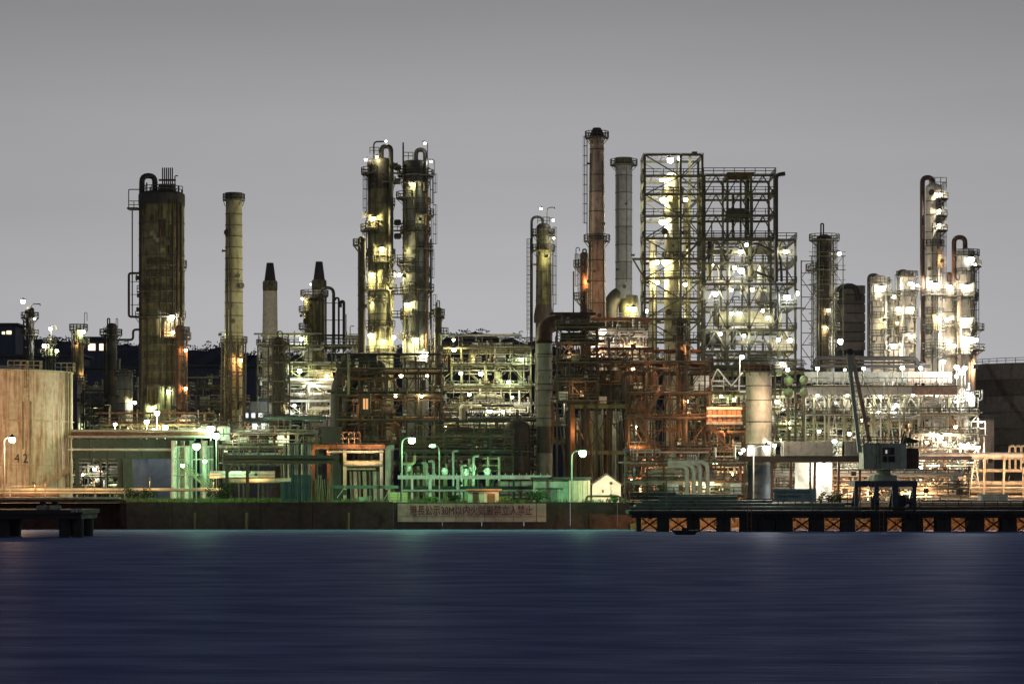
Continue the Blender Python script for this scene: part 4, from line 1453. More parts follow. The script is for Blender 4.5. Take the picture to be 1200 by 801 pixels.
plant_unit('pipe_jungle', 'dark lower pipework with small valves in front of the exchangers', 'pipe rack', 518, 632, 492, 550, 500, 10, 29, fmat='frame_dark', pmats=('frame', 'dark', 'olive', 'grey'), colstep=24, floorstep=15, brace=None, dens=1.2, topper=False,
           lamps=[(560, 520, 'mercury', 90, 4, .2), (600, 512, 'mercury', 90, 4, .2), (535, 507, 'warm', 110, 4, .2)])
sp = tower('disc_drum', 'small drum with a round pale end glowing in the pipework', 'vessel', 496, 543, 5, 478, 'cream', base=500, dome_h=1.0)
tower('dark_dome_vessel', 'dark domed vessel silhouetted in front of the bright pipework', 'vessel', 470, 606, 15.5, 503, ['dark', 'cap_dark'], dome_h=.85, plats=[(528, 'full', 2)], goosenecks=[(605, 607, 492, 480, 492, .9, 'dark')], lamps=[])

# ------------------------------------------------------------------ centre right: yellow column, big duct, red stack, grey stack
d = 525
yc = tower('yellow_column', 'mustard yellow column with hooked top and tiny white lamps', 'column', d, 637, 8.2, 266, 'olive', courses=[282, 300, 318, 336, 352], hw_base=11.5, dmat='cap_dark', plats=[(275, 'full', 5), (293, 'full', 5)],
           lamps=[(634, 244.5, 'white', 60, .2), (648.5, 258, 'white', 60, .2), (649, 279, 'white', 60, .2), (640, 300, 'yellow', 160, .2)], ladders=[(266, 370, 10), (300, 360, -50)], goosenecks=[(636, 623, 268, 254, 400, 1.5, 'dark'), (641, 650, 266, 243, 245, .6, 'frame')], pipes=[(629, 290, 400, .7, 'dark')])
yc.part('skirt', MB().lathe([(S(9, d), Z(356, d)), (S(11.4, d), Z(370, d)), (S(11.4, d), Z(378, d)), (S(9.5, d), Z(378, d))], (X(637, d), d, 0), n=24), 'dark_brown')
ladder(yc, W(619.5, 400, d), W(619.5, 280, d))
yc.part('top_gear', rail_line(MB(), [W(630, 262, d - 2), W(644, 262, d - 2), W(644, 262, d + 2)], h=1.3, step=1.2), 'frame_dark', smooth=False)

d = 470
dk = T('flue_duct', 'thick rusty duct bending down into a grey standpipe', 'duct', (X(638, d), d, GZ))
dk.pipe('duct_elbow', [W(690, 378, d + 3), W(650, 378, d + 3), W(638, 384, d + 2), W(638, 402, d)], S(9.6, d), 'rust_dark', n=18, bend=2.6)
zz = [402, 418, 434, 457, 475, 500, 530]
shell(dk, X(638, d), d, [Z(a, d) for a in zz] + [GZ], [S(9.2, d)] * 8, ['grey', 'grey', 'grey', 'grey', 'grey', 'frame_dark'], n=20)
for a in (415, 450, 490):
    dk.part('pipe_clamp', MB().lathe([(S(9.7, d), Z(a, d) - .15), (S(9.7, d), Z(a, d) + .15)], (X(638, d), d, 0), n=20), 'frame_dark')
dk.bar('rust_streak_channel', W(648.5, 470, d - .5), W(648.5, 520, d - .5), .35, 'rust')

plant_unit('duct_foreground_rack', 'dark tangled ladder rack in front of the rusty duct', 'steel structure', 653, 700, 384, 470, 458, 6, 131, fmat='dark_brown', pmats=('dark', 'dark', 'rust_dark', 'dark_brown'), colstep=16, floorstep=22, brace='Z', dens=.9, lamps=[(668, 410, 'sodium', 60, -1, .16), (676, 455, 'sodium', 60, -1, .16)])
d = 492
rs_ = tower('red_stack', 'tallest stack, reddish brown, with ladder and two railed rings', 'stack', d, 699.5, 8.0, 159, 'stack_red', hw_base=13.5, courses=[175, 205, 225, 248, 277, 305, 330, 355, 385, 420], flat=True,
            plats=[(161, 'full', 6), (282, 'full', 6)], ladders=[(160, 276, 185), (284, 380, -120)], lamps=[(706.5, 388, 'white', 1500, .6)])
rs_.part('crown', MB().lathe([(S(8.3, d), Z(160, d)), (S(8.3, d), Z(157, d)), (S(4.6, d), Z(150, d)), (S(4.2, d), Z(150, d)), (S(4.2, d), Z(155, d))], (X(699.5, d), d, 0), n=24), 'cap_dark')
tower('rust_column', 'short rusty column tucked against the red stack', 'column', 484, 684.5, 4.8, 298, 'rust', plats=[(312, 'left', 8), (350, 'left', 7), (370, 'right', 5)], ladders=[(298, 350, 200)], goosenecks=[(675, 679, 312, 290, 294, .5, 'dark'), (683, 687, 298, 292, 298, .9, 'dark')], lamps=[(689.5, 330, 'sodium', 240, .2)], pipes=[(672, 318, 420, .8, 'dark')])

d = 545
gs = tower('grey_stack', 'clean grey stack of even rings with railed top', 'stack', d, 731, 9.8, 189, 'grey_stack', courses=[206, 226, 246, 266, 287, 307, 327], base=350, flat=True, plats=[(193, 'full', 6.3)], ladders=[(189, 330, 60)], jit=False)
gs.part('crown', MB().lathe([(S(10.2, d), Z(193, d)), (S(10.2, d), Z(185, d)), (S(8.8, d), Z(185, d)), (S(8.8, d), Z(190, d))], (X(731, d), d, 0), n=28), 'frame_dark')
gs.pipe('breeching_duct', [W(734, 344, d), W(724, 345, d), W(715, 356, d), W(715, 400, d)], S(9, d), 'frame_dark', n=16, bend=2.6)
gs.part('stack_base', MB().lathe([(S(12, d), Z(420, d)), (S(12, d), Z(356, d)), (S(10, d), Z(346, d))], (X(737, d), d, 0), n=24), 'olive')
gs.lamp(W(742.5, 362, d - 4), 'warm', 450, r=.55)
gs.lamp(W(757, 364, d - 4), 'white', 500, r=.4)
gs.lamp(W(736, 361, d - 4), 'yellow', 120, r=.4)
gs.part('side_platform', MB().box(X(722, d), X(762, d), d - 5, d + 3, Z(374, d), Z(373, d)), 'deck', smooth=False)
gs.part('railing', rail_line(MB(), [W(722, 373, d - 5), W(762, 373, d - 5), W(762, 373, d + 3)], step=1.6), 'pipe_white', smooth=False)
for a in (724, 742, 760):
    gs.bar('support', W(a, 374, d - 4.6), Vector((X(a, d), d - 4.6, GZ)), .4, 'olive_light')

# fired heater with its dark legs
plant_unit('heater_deck', 'brightly lit heater deck with white railings at the foot of the red stack', 'steel structure', 690, 757, 388, 418, 484, 10, 41, fmat='pipe_white', pmats=('pipe_white', 'pipe_pale', 'rust'), colstep=16, floorstep=15, brace='Z', dens=1.2,
           lamps=[(726, 404, 'white', 400, 1.5, .3), (742, 406, 'orange', 300, -1, .25), (700, 410, 'pink', 400, -1.2, .25)], topper=False)
plant_unit('fired_heater', 'dark fired heater casing on tall rust columns', 'heater', 666, 762, 424, 478, 474, 14, 43, fmat='dark_brown', pmats=('dark', 'dark_brown', 'rust_dark'), colstep=24, floorstep=27, brace=None, dens=.8, topper=True, lamps=[(700, 448, 'mercury', 50, 3, .16), (742, 432, 'sodium', 200, -1.2, .25)])
hx = T('heater_box', 'black heater box carried between the rust columns', 'heater', (X(705, 478), 478, Z(470, 478)))
for i in range(7):
    a = 668 + i * 12
    hx.part('casing_panel', MB().box(X(a, 478) + .04, X(a + 12, 478) - .04, 477 + .06 * (i % 2), 490, Z(470, 478), Z(434, 478)), 'cap_dark', smooth=False)
lg = T('heater_support_bay', 'open leg bay of braces and standpipes under the fired heater', 'steel structure', (X(705, 470), 470, GZ))
for i, a in enumerate((671, 690, 712, 737, 748)):
    lg.bar('column', Vector((X(a, 470), 470, GZ)), W(a, 474, 470), .75 if a in (671, 737) else .45, 'rust' if a in (671, 737) else 'rust_dark')
lg.bar('beam', W(668, 476, 470), W(752, 476, 470), .7, 'frame')
lg.bar('beam', W(668, 530, 470), W(752, 530, 470), .7, 'frame')
for a, b in ((690, 712), (712, 690), (671, 690), (712, 737)):
    lg.bar('brace', W(a, 486, 470), W(b, 528, 470), .22, 'rust_dark')
gq = random.Random(3)
for i in range(16):
    a = 674 + i * 4.6
    lg.cyl('standpipe', Vector((X(a, 474), 473 + gq.uniform(0, 8), GZ)), Vector((X(a, 474), 473 + gq.uniform(0, 8), Z(gq.uniform(482, 500), 474))), gq.uniform(.15, .5), gq.choice(('grey', 'dark', 'olive', 'rust_dark', 'frame')))
lg.cyl('standpipe', W(700, 486, 480), Vector((X(700, 480), 480, GZ)), .9, 'grey')
lg.lamp(W(720, 497, 474), 'mercury', 60, r=.16)
lg.lamp(W(676, 505, 468), 'sodium', 150, r=.16)

# ------------------------------------------------------------------ the great open steel structure
d0, d1 = 496, 507
L1 = T('open_steel_tower', 'tall open steel lattice bay around a glowing cream reactor', 'steel structure', (X(776, d0), d0, GZ))
frame(L1, [755.5, 797.5, 823], [181.5, 206.5, 228, 253.5, 279.5, 303.5, 326, 350, 374, 398], d0, d1, mat='lattice', cw=.46, bw=.38, brace=['Z', 'Z'], bracew=.22, gstep=3.0, rails=True, top_rails=False)
for pxv in (797.5, 808.5):
    L1.bar('column', W(pxv, 182, d0 + 8), Vector((X(pxv, d0), d0 + 8, GZ)), .5, 'frame')
for i in range(12):
    a, b = (808.5, 823) if i % 2 else (823, 808.5)
    L1.bar('brace', W(a, 206 + i * 18, d0 + 3), W(b, 224 + i * 18, d0 + 3), .2, 'frame')
L1.part('top_hoist', MB().box(X(812, d0), X(818, d0), d0 + 2, d0 + 4, Z(180, d0), Z(176, d0)), 'frame_dark', smooth=False)
# side bracket platform
L1.bar('beam', W(741, 303.5, d0), W(755, 303.5, d0), .45, 'frame')
L1.bar('brace', W(742, 304, d0), W(755, 326, d0), .3, 'frame')
dr = 501
reac = tower('reactor_column', 'cream reactor column glowing inside the open lattice bay', 'reactor', dr, 788, 9.4, 208, ['cream', 'olive_light', 'olive_light'], courses=[228, 250, 262, 279, 303, 326, 350, 375, 400], dome_h=.6, plats=[(228, 'full', 3), (303, 'full', 3)],
             lamps=[(785.5, 187.5, 'white', 1000, .5), (796, 186.5, 'white', 250, .35), (780.5, 211.5, 'yellow', 700, .45), (777, 234, 'yellow', 900, .5), (803.5, 234, 'yellow', 350, .36), (776, 260, 'white', 1000, .5), (770, 307, 'yellow', 700, .45), (779, 307, 'yellow', 900, .5), (770.5, 331, 'yellow', 700, .42), (803, 333, 'warm', 350, .34), (775, 211, 'white', 200, .3)])
tower('pale_standpipe', 'pale thin standpipe just inside the lattice bay', 'column', 504, 765, 4.6, 282, 'cream', dome_h=.6)
tower('pale_standpipe', 'pale thin standpipe behind the cream reactor with lamp glow', 'column', 512, 805, 4.4, 232, 'cream', dome_h=.6, lamps=[(806, 290, 'yellow', 200, .2), (803, 375, 'yellow', 250, .2)])
reac.part('manway', MB().lathe([(.5, -1.0), (.5, -.3), (.65, -.3), (.65, 0)], (X(778, dr), dr - 1.8, Z(272, dr)), n=14, axis='Y'), 'dark')

L2 = T('open_steel_tower', 'wide open steel frame with chevron braces and a dark top deck', 'steel structure', (X(866, d0), d0, GZ))
frame(L2, [825.5, 852.5, 880, 907.5], [205.5, 227.5, 253, 279.5], d0 + 1, d1 + 1, mat='lattice', cw=.44, bw=.38, brace='V', bracew=.22, base_to=306, gstep=3.0, back_brace=False)
L2.part('roof_plate', MB().box(X(852, d0), X(884, d0), d0 - .5, d1, Z(203.2, d0), Z(202, d0)), 'rust', smooth=False)
L2.pipe('exhaust_pipe', [W(909.5, 330, d0 - 1), W(909.5, 205, d0 - 1), W(920, 203.5, d0 - 1)], S(2.5, d0), 'cap_dark', n=12, bend=1.4)
for pxv, ra, rb_, wv in ((859, 228, 280, 1.6), (868, 206, 300, 1.2), (876, 206, 330, 2.2), (881, 228, 330, 1.6), (834, 260, 300, .8)):
    L2.cyl('riser_pipe', W(pxv, ra, d0 + 7), W(pxv, rb_, d0 + 7), S(wv, d0), 'frame_dark')
L2.part('air_cooler', MB().box(X(855, d0), X(875, d0), d0 + 4, d0 + 10, Z(253, d0), Z(242, d0)), 'frame_dark', smooth=False)

L3 = T('open_steelwork', 'lower open steel frame crowded with white lamps and green pipes', 'steel structure', (X(878, d0), d0, GZ))
frame(L3, [825.5, 852.5, 878, 903, 932], [281.5, 308.5, 333, 360, 387, 412, 429], d0, d1 + 4, mat='lattice', cw=.44, bw=.36, brace='V', bracew=.21, gstep=3.0, back_brace=False)
lamps3 = [(875.5, 287, 'white', 700, .5), (868, 295, 'white', 400, .42), (861, 313.5, 'white', 500, .42), (868.5, 317, 'white', 800, .5), (838.5, 344, 'white', 900, .5), (881.5, 339, 'white', 450, .4), (857, 339.5, 'white', 250, .32), (922, 348, 'cool', 900, .5), (933.5, 343.5, 'cool', 1000, .55), (920.5, 294.5, 'white', 300, .4), (857.5, 367, 'white', 400, .36), (866.5, 367, 'white', 400, .36), (893.5, 364, 'white', 500, .42), (844, 391, 'white', 300, .34), (872, 393, 'white', 400, .36), (925.5, 398.5, 'white', 700, .45), (912, 398, 'white', 300, .34), (900, 372, 'white', 250, .3), (916, 434 - 8, 'white', 250, .3), (835, 310, 'white', 200, .28)]
for (a, b, kd, wt, rr_) in lamps3:
    L3.lamp(W(a, b, d0 + (2.5 if (int(a) % 2) else -1.0)), kd, wt * .6, r=rr_)
g3 = random.Random(31)
zf = [281.5, 308.5, 333, 360, 387, 412, 429]
for i in range(6):
    for k in range(4):
        m_ = g3.choice(('pipe_pale', 'olive_light', 'frame', 'pipe_green', 'cream', 'dark'))
        r_ = g3.choice((.12, .16, .22, .32, .5))
        yy = d0 + g3.uniform(1, 11)
        a, b = sorted((g3.uniform(826, 932), g3.uniform(826, 932)))
        rw = g3.uniform(zf[i] + 6, zf[i + 1] - 2)
        L3.pipe('pipe', [W(a, rw + g3.uniform(-8, 14), yy), W(a, rw, yy), W(b, rw, yy), W(b, rw + g3.uniform(-12, 16), yy)], r_, m_, n=8)
    for k in range(5):
        a = g3.uniform(828, 930)
        yy = d0 + g3.uniform(1, 11)
        L3.cyl('riser_pipe', W(a, zf[i] + 1, yy), W(a, zf[i + 1] + g3.uniform(-6, 10), yy), g3.choice((.12, .2, .3, .5)), g3.choice(('olive_light', 'cream', 'frame', 'dark', 'pipe_pale')))
for (a, rw, L, r_, m_, yy) in ((856, 374, 5, 1.6, 'olive_light', 8), (890, 376, 6, 2.0, 'olive_light', 9), (840, 399, 3, 1.5, 'dark', 3), (905, 350, 5, 1.4, 'frame_dark', 4), (917, 405, 4, 1.5, 'cream', 8), (895, 322, 4, .8, 'frame_dark', 8)):
    exchanger(L3, tuple(W(a, rw, d0 + yy)), L, r_, m_)
for (pts_, wv) in (([W(884, 285, d0 - .6), W(893, 288, d0 - .6), W(915, 298, d0 - .6), W(916, 330, d0 - .6)], 1.6), ([W(884, 318, d0 - .6), W(905, 326, d0 - .6), W(912, 340, d0 - .6), W(912, 372, d0 - .6)], 1.6)):
    L3.pipe('slope_pipe', pts_, S(wv, d0), 'dark', n=10, bend=1)
L3.part('walkway', MB().box(X(932, d0), X(944, d0), d0 - .4, d0 + 3, Z(361, d0), Z(360, d0)), 'deck', smooth=False)

# ------------------------------------------------------------------ rust coloured front structure with zigzag stairs
d = 452
rf = plant_unit('rust_structure', 'rust red front structure with zigzag stairs lit by sodium lamps', 'steel structure', 737, 832, 424, 560, d, 12, 51, fmat='rust_dark', pmats=('rust', 'rust_dark', 'dark_brown', 'dark', 'rust_dark'), colstep=27, floorstep=36, brace='Z', dens=.75,
                lamps=[(776, 455, 'orange', 96, -1.5, .2), (745, 512, 'sodium', 252, -2.0, .22), (760, 540, 'orange', 360, 4, .3), (782, 425, 'sodium', 156, 2, .25), (812, 500, 'sodium', 252, -2, .22), (800, 540, 'orange', 420, 3, .3), (765, 480, 'sodium', 150, 3, .2), (757, 434, 'sodium', 96, -2, .2), (740, 560, 'orange', 360, 3, .3)])
stair(rf, 779, 452, 754, 492, d - 2, 'rust')
stair(rf, 742, 487, 767, 526, d - 2.6, 'rust')
stair(rf, 790, 524, 768, 556, d - 2, 'rust')
for (a, b, rw) in ((752, 764, 492), (737, 748, 486), (762, 772, 527), (738, 772, 534)):
    p_ = rf.part('landing', MB().box(X(a, d), X(b, d), d - 3.2, d - .6, Z(rw, d) - .15, Z(rw, d)), 'deck', smooth=False)
    rf.part('railing', rail_line(MB(), [(X(a, d), d - 3.2, Z(rw, d)), (X(b, d), d - 3.2, Z(rw, d))], step=1.2), 'pipe_pale' if rw == 534 else 'rust', parent=p_, smooth=False)
exchanger(rf, tuple(W(752, 528, d - 1)), 4.5, .9, 'rust')
tower('rust_column', 'tall rust red column rising through the front structure', 'column', 456, 797, 4.6, 378, ['rust_dark', 'rust', 'dark_brown'], plats=[(382, 'full', 5), (400, 'full', 4), (436, 'right', 6)], ladders=[(378, 560, -50)], lamps=[(806, 408, 'sodium', 300, .25), (805, 470, 'sodium', 300, .25)], goosenecks=[(795, 799, 378, 372, 380, .8, 'rust_dark')], pipes=[(803, 385, 560, 1.0, 'rust')])
plant_unit('stair_structure', 'rusty stair and pipe structure before the white lattice', 'steel structure', 832, 874, 478, 560, 456, 10, 57, fmat='rust', pmats=('rust', 'rust_dark', 'stack_red', 'olive'), colstep=21, floorstep=27, brace=None, dens=.9, topper=False,
           lamps=[(838, 543, 'green', 260, -2.5, .36), (850, 505, 'sodium', 260, -2, .2), (842, 527, 'orange', 260, 2, .25), (860, 555, 'warm', 380, 2, .3), (868, 530, 'white', 200, 3, .3)])
fb = T('louvred_box', 'glowing brick red louvred cooler box on the stair structure', 'cooler', (X(848, 452), 452, Z(498, 452)))
for i in range(7):
    a = 829 + i * 5.6
    fb.part('louvre', MB().box(X(a, 452) + .05, X(a + 5.6, 452) - .05, 451 + .12 * (i % 2), 455, Z(494, 452), Z(480, 452)), 'louvre_red', smooth=False)
for r0, r1 in ((477, 480), (486, 488.4), (494, 497)):
    fb.part('rail_band', MB().box(X(827.5, 452), X(869, 452), 450.6, 451, Z(r1, 452), Z(r0, 452)), 'pipe_pale', smooth=False)
fb.lamp(W(838, 474, 448.5), 'sodium', 260, r=.2)
fb.lamp(W(860, 474, 448.5), 'sodium', 260, r=.2)
fb.bar('lamp_arm', W(838, 472, 448.5), W(838, 478, 451), .08, 'frame_dark')
fb.bar('lamp_arm', W(860, 472, 448.5), W(860, 478, 451), .08, 'frame_dark')
stair(fb, 832, 500, 850, 520, 450, 'rust')

wt_ = T('white_tank_box', 'white panelled tank box below the lattice frame', 'tank', (X(823, 470), 470, Z(458, 470)))
for i in range(3):
    wt_.part('panel', MB().box(X(814 + i * 6.2, 470) + .02, X(820 + i * 6.2, 470), 470, 474, Z(457, 470), Z(438.5, 470)), 'pipe_white', smooth=False)
wt_.part('marking', MB().box(X(817, 470), X(832, 470), 469.94, 469.99, Z(446.3, 470), Z(445.4, 470)), 'frame', smooth=False)
wt_.bar('post', Vector((X(815, 472), 472, GZ)), W(815, 457.3, 472), .3, 'rust')
wt_.bar('post', Vector((X(831, 472), 472, GZ)), W(831, 457.3, 472), .3, 'rust')
wv = T('white_truss', 'small white zigzag truss beside the pale cylinder', 'truss', (X(857, 466), 466, Z(460, 466)))
for a, b in (((834, 446), (841, 432)), ((841, 432), (857, 452)), ((857, 452), (872, 434)), ((834, 446), (834, 460)), ((848, 442), (848, 458)), ((866, 444), (866, 458)), ((834, 446), (848, 446)), ((834, 452), (848, 452)), ((860, 452), (874, 452)), ((860, 458), (874, 458)), ((834, 459), (874, 459))):
    wv.bar('brace', W(a[0], a[1], 466), W(b[0], b[1], 466), .22, 'pipe_white')
for a in (836, 856, 872):
    wv.bar('column', Vector((X(a, 467), 467, GZ)), W(a, 459, 467), .3, 'frame')
wv.lamp(W(869.5, 418, 464), 'white', 450, r=.38)
wv.bar('lamp_post', W(867, 450, 465), W(867, 417, 465), .14, 'pipe_white')
wv.bar('lamp_arm', W(867, 417, 465), W(869.5, 415.5, 464), .1, 'pipe_white')
wv.lamp(W(845, 464, 465), 'white', 260, r=.25)

# pale cylinder
d = 444
pcx = T('pale_cylinder', 'fat pale cylinder with railed rusty crown by the quay', 'stack', (X(889, d), d, GZ))
shell(pcx, X(889, d), d, [Z(a, d) for a in (436, 452, 469, 494, 520)], [S(15, d)] * 5, 'cream', n=32)
shell(pcx, X(889, d), d, [Z(a, d) for a in (520.5, 545)] + [GZ], [S(14, d)] * 3, ['grey', 'blue_sheet'], n=32)
ring_platform(pcx, X(889, d), d, Z(435, d), S(12, d), S(19, d), rmat='rust')
pcx.part('crown', MB().lathe([(S(14, d), Z(436, d)), (S(14, d), Z(428, d)), (S(12.5, d), Z(428, d)), (S(12.5, d), Z(434, d))], (X(889, d), d, 0), n=28), 'rust_dark')
ladder(pcx, W(905.5, 560, d - .2), W(905.5, 430, d - .2))
pcx.lamp(W(911, 470, d - 8), 'pink', 1100, r=.25)
pcx.bar('lamp_arm', W(911, 468, d - 8), W(904, 468, d), .09, 'frame_dark')
pcx.lamp(W(871, 527, d - 2), 'white', 300, r=.36)
pcx.bar('lamp_arm', W(871, 525, d - 2), W(877, 525, d), .09, 'frame_dark')
pcx.lamp(W(907.5, 521.5, d - 2), 'white', 500, r=.4)
pcx.bar('lamp_arm', W(907.5, 519.5, d - 2), W(902, 519.5, d), .09, 'frame_dark')

# green lit spheres
bl = T('sphere_stack', 'cluster of four green lit spheres beside the pale cylinder', 'vessel', (X(933, 480), 480, GZ))
for a, rw in ((924, 446), (924, 460), (942.5, 445), (942.5, 460)):
    rr_ = S(5.6, 480)
    prof_ = [(rr_ * math.cos(R(q)), rr_ * math.sin(R(q))) for q in (-80, -60, -40, -20, 0, 20, 40, 60, 80)]
    bl.part('sphere', MB().lathe(prof_, tuple(W(a, rw, 480)), n=18), 'olive_light')
for a in (924, 942.5):
    bl.bar('post', Vector((X(a, 480), 481, GZ)), W(a, 440, 481), .3, 'frame')
bl.lamp(W(923, 433, 476), 'green', 190, r=.45)
bl.bar('lamp_arm', W(923, 431.5, 476), W(924, 440, 481), .09, 'frame_dark')
# ------------------------------------------------------------------ east units
d = 525
tower('lattice_top_column', 'dark column with spreading lattice top next to the steel frame', 'column', d, 966, 9, 279, 'dark_brown', plats=[(281, 'full', 9), (300, 'right', 8), (316, 'left', 13), (316, 'right', 7), (350, 'right', 8), (385, 'right', 9), (340, 'left', 5)], dome_h=.5, dmat='dark',
      goosenecks=[(962, 965, 280, 262, 278, .9, 'dark')], ladders=[(280, 420, 200), (280, 420, -20), (300, 420, -80)], lamps=[(983.5, 297, 'white', 420, .4), (971, 363, 'warm', 350, .34), (967, 384, 'warm', 300, .3), (978, 345, 'warm', 100, .2), (985, 400, 'white', 1300, .62)], pipes=[(958, 285, 430, 1.3, 'dark'), (977, 300, 430, .9, 'frame')])
lt = T('column_scaffold', 'thin scaffold wrapped round the dark lattice top column', 'scaffold', (X(966, 520), 520, GZ))
for a in (951, 960, 976, 988):
    lt.bar('standard', Vector((X(a, 521), 521, GZ)), W(a, 300 if a in (951, 988) else 283, 521), .16, 'frame')
for i, rr_ in enumerate((300, 316, 333, 350, 367, 385, 402)):
    lt.bar('ledger', W(948, rr_, 521), W(991, rr_, 521), .16, 'frame')
    lt.bar('ledger', W(948, rr_ - 5, 521), W(991, rr_ - 5, 521), .09, 'frame')
    lt.bar('brace', W(976 if i % 2 else 988, rr_, 521), W(988 if i % 2 else 976, rr_ + 17, 521), .1, 'frame')
    lt.bar('brace', W(951 if i % 2 else 960, rr_, 521), W(960 if i % 2 else 951, rr_ + 17, 521), .1, 'frame')
sf = T('ladder_tower', 'spindly ladder frame spanning from the steel frame to the dark column', 'steel structure', (X(947, 512), 512, GZ))
for a in (939, 953):
    sf.bar('column', Vector((X(a, 512), 512, GZ)), W(a, 305, 512), .22, 'frame_dark')
for i in range(9):
    sf.bar('beam', W(939, 306 + i * 14, 512), W(953, 306 + i * 14, 512), .16, 'frame_dark')
for i in range(6):
    sf.bar('brace', W(939 if i % 2 else 953, 306 + i * 20, 512), W(953 if i % 2 else 939, 326 + i * 20, 512), .13, 'frame_dark')

d = 600
nb = T('dark_cooler_block', 'dark slatted block with curved ducts behind the bright columns', 'cooler', (X(998, d), d, GZ))
for i in range(7):
    nb.part('slat', MB().box(X(984, d), X(1014, d), d + .15 * (i % 2), d + 12, Z(344 + i * 11, d), Z(334.4 + i * 11, d)), 'far_tank', smooth=False)
nb.part('core', MB().box(X(985, d), X(1013, d), d + .5, d + 11.5, GZ, Z(334, d)), 'cap_dark', smooth=False)
nb.pipe('duct', [W(983, 352, d - 2), W(983, 336, d - 2), W(1003, 334, d - 2), W(1006, 352, d - 2)], S(3.2, d), 'cap_dark', n=12, bend=2)

d = 535
E = 'east_skin'
tower('bright_column', 'floodlit cream column with black hooked pipe next to the slatted block', 'column', d, 1030, 9.6, 328, E, plats=[(331, 'full', 3.5), (346, 'right', 6), (392, 'right', 5), (410, 'full', 4)], goosenecks=[(1028, 1018, 328, 322, 420, 1.9, 'dark')], group='floodlit east columns',
      lamps=[(1033.5, 338, 'white', 1500, .6), (1047, 405, 'white', 1000, .5), (1036, 375, 'warm', 200, .2)], ladders=[(328, 420, -20)], pipes=[(1036, 345, 420, 1.2, 'cream')])
tower('bright_column', 'floodlit stepped column in the middle of the bright cluster', 'column', d, 1063, 8.8, 322, E, plats=[(324, 'full', 4), (340, 'right', 6), (368, 'full', 4), (390, 'left', 5)], goosenecks=[(1062, 1053, 322, 317, 350, 1.5, 'dark')], group='floodlit east columns',
      lamps=[(1067, 332, 'white', 900, .5), (1067, 362, 'white', 1400, .6), (1053, 362, 'white', 500, .4), (1069, 394, 'white', 500, .34), (1075, 334, 'white', 400, .35)], ladders=[(322, 420, 190)], pipes=[(1057, 340, 425, 1.3, 'pipe_pale'), (1072, 345, 420, 1, 'olive')])
tower('bright_column', 'pale vessel column filling the gap behind the stepped column', 'column', d + 8, 1047, 6, 345, E, plats=[(350, 'full', 4), (380, 'full', 4)], lamps=[(1048, 347, 'white', 300, .34), (1052, 378, 'warm', 250, .3)], group='floodlit east columns')
tall = tower('bright_column', 'tallest of the floodlit columns, orange brown with stepped side platforms', 'column', d - 5, 1094, 9.0, 220, 'east_skin', courses=[236, 252, 272, 298, 324, 345, 372, 398], hw_base=11, plats=[(233, 'right', 8), (253, 'right', 7), (270, 'right', 7), (345, 'full', 5), (380, 'left', 4), (408, 'full', 4)], group='floodlit east columns',
             lamps=[(1102, 228, 'white', 500, .42), (1101, 247, 'white', 500, .42), (1101, 264, 'white', 500, .42), (1096, 335, 'white', 1700, .65), (1090, 331, 'white', 500, .4), (1099, 372, 'warm', 300, .3), (1104, 306, 'sodium', 120, .18)], goosenecks=[(1093, 1081, 222, 208, 425, 2.9, 'rust_dark')], ladders=[(215, 345, -30)])
d = 520
tall.part('railing', rail_line(MB(), [W(1089, 219, d - 2), W(1109, 219, d - 2), W(1109, 219, d + 2)], h=1.9, step=1.2), 'frame', smooth=False)
tall.bar('side_post', W(1103, 216, d), W(1103, 270, d), .2, 'frame')
d = 535
tower('bright_column', 'short bright column wedged beside the tallest floodlit column', 'column', d, 1113, 8, 334, 'east_skin', plats=[(346, 'full', 4), (382, 'full', 4)], goosenecks=[(1110, 1114, 334, 320, 334, 1.6, 'rust')], group='floodlit east columns',
      lamps=[(1114, 336, 'white', 1500, .62), (1110, 374, 'white', 900, .5), (1111, 399, 'white', 700, .42), (1118, 405, 'white', 400, .34)], ladders=[(334, 420, -60)])
tower('bright_column', 'white topped floodlit column with red hooked pipe at the cluster end', 'column', d - 6, 1132.5, 10.6, 297, ['pipe_white', 'east_skin', 'east_skin', 'east_skin', 'east_skin', 'east_skin', 'east_skin'], courses=[318, 332, 350, 372, 392, 415], plats=[(299, 'full', 5), (312, 'right', 7), (346, 'full', 4), (386, 'right', 10), (410, 'right', 11)], group='floodlit east columns',
      lamps=[(1138, 304, 'white', 1100, .55), (1133, 336, 'white', 1500, .6), (1131, 376, 'white', 1900, .7), (1135, 398, 'white', 2000, .72), (1143, 310, 'white', 250, .3), (1144, 398, 'white', 500, .36), (1143, 430, 'orange', 420, .22)], goosenecks=[(1131, 1118, 298, 278, 336, 2.8, 'rust_dark')], ladders=[(297, 420, 20), (297, 420, -70)], pipes=[(1124, 340, 430, 1.3, 'stack_red')])
# header pipes and floodlit deck
hp = T('header_pipe', 'thick dark header pipe running below the floodlit columns', 'pipe', (X(1015, 508), 508, GZ))
hp.pipe('pipe', [W(955, 448, 508), W(955, 419.5, 508), W(1075, 419.5, 508), W(1075, 448, 508)], S(2.6, 508), 'cap_dark', n=12)
hp.pipe('pipe', [W(950, 429, 507), W(1090, 429, 507)], S(2.0, 507), 'dark', n=12)
hp.pipe('pipe', [W(965, 424.5, 509), W(1082, 424.5, 509)], S(1.3, 509), 'dark_brown', n=10)
for a in (970, 1010, 1050):
    hp.bar('support', W(a, 432, 508), Vector((X(a, 508), 508, GZ)), .3, 'frame')

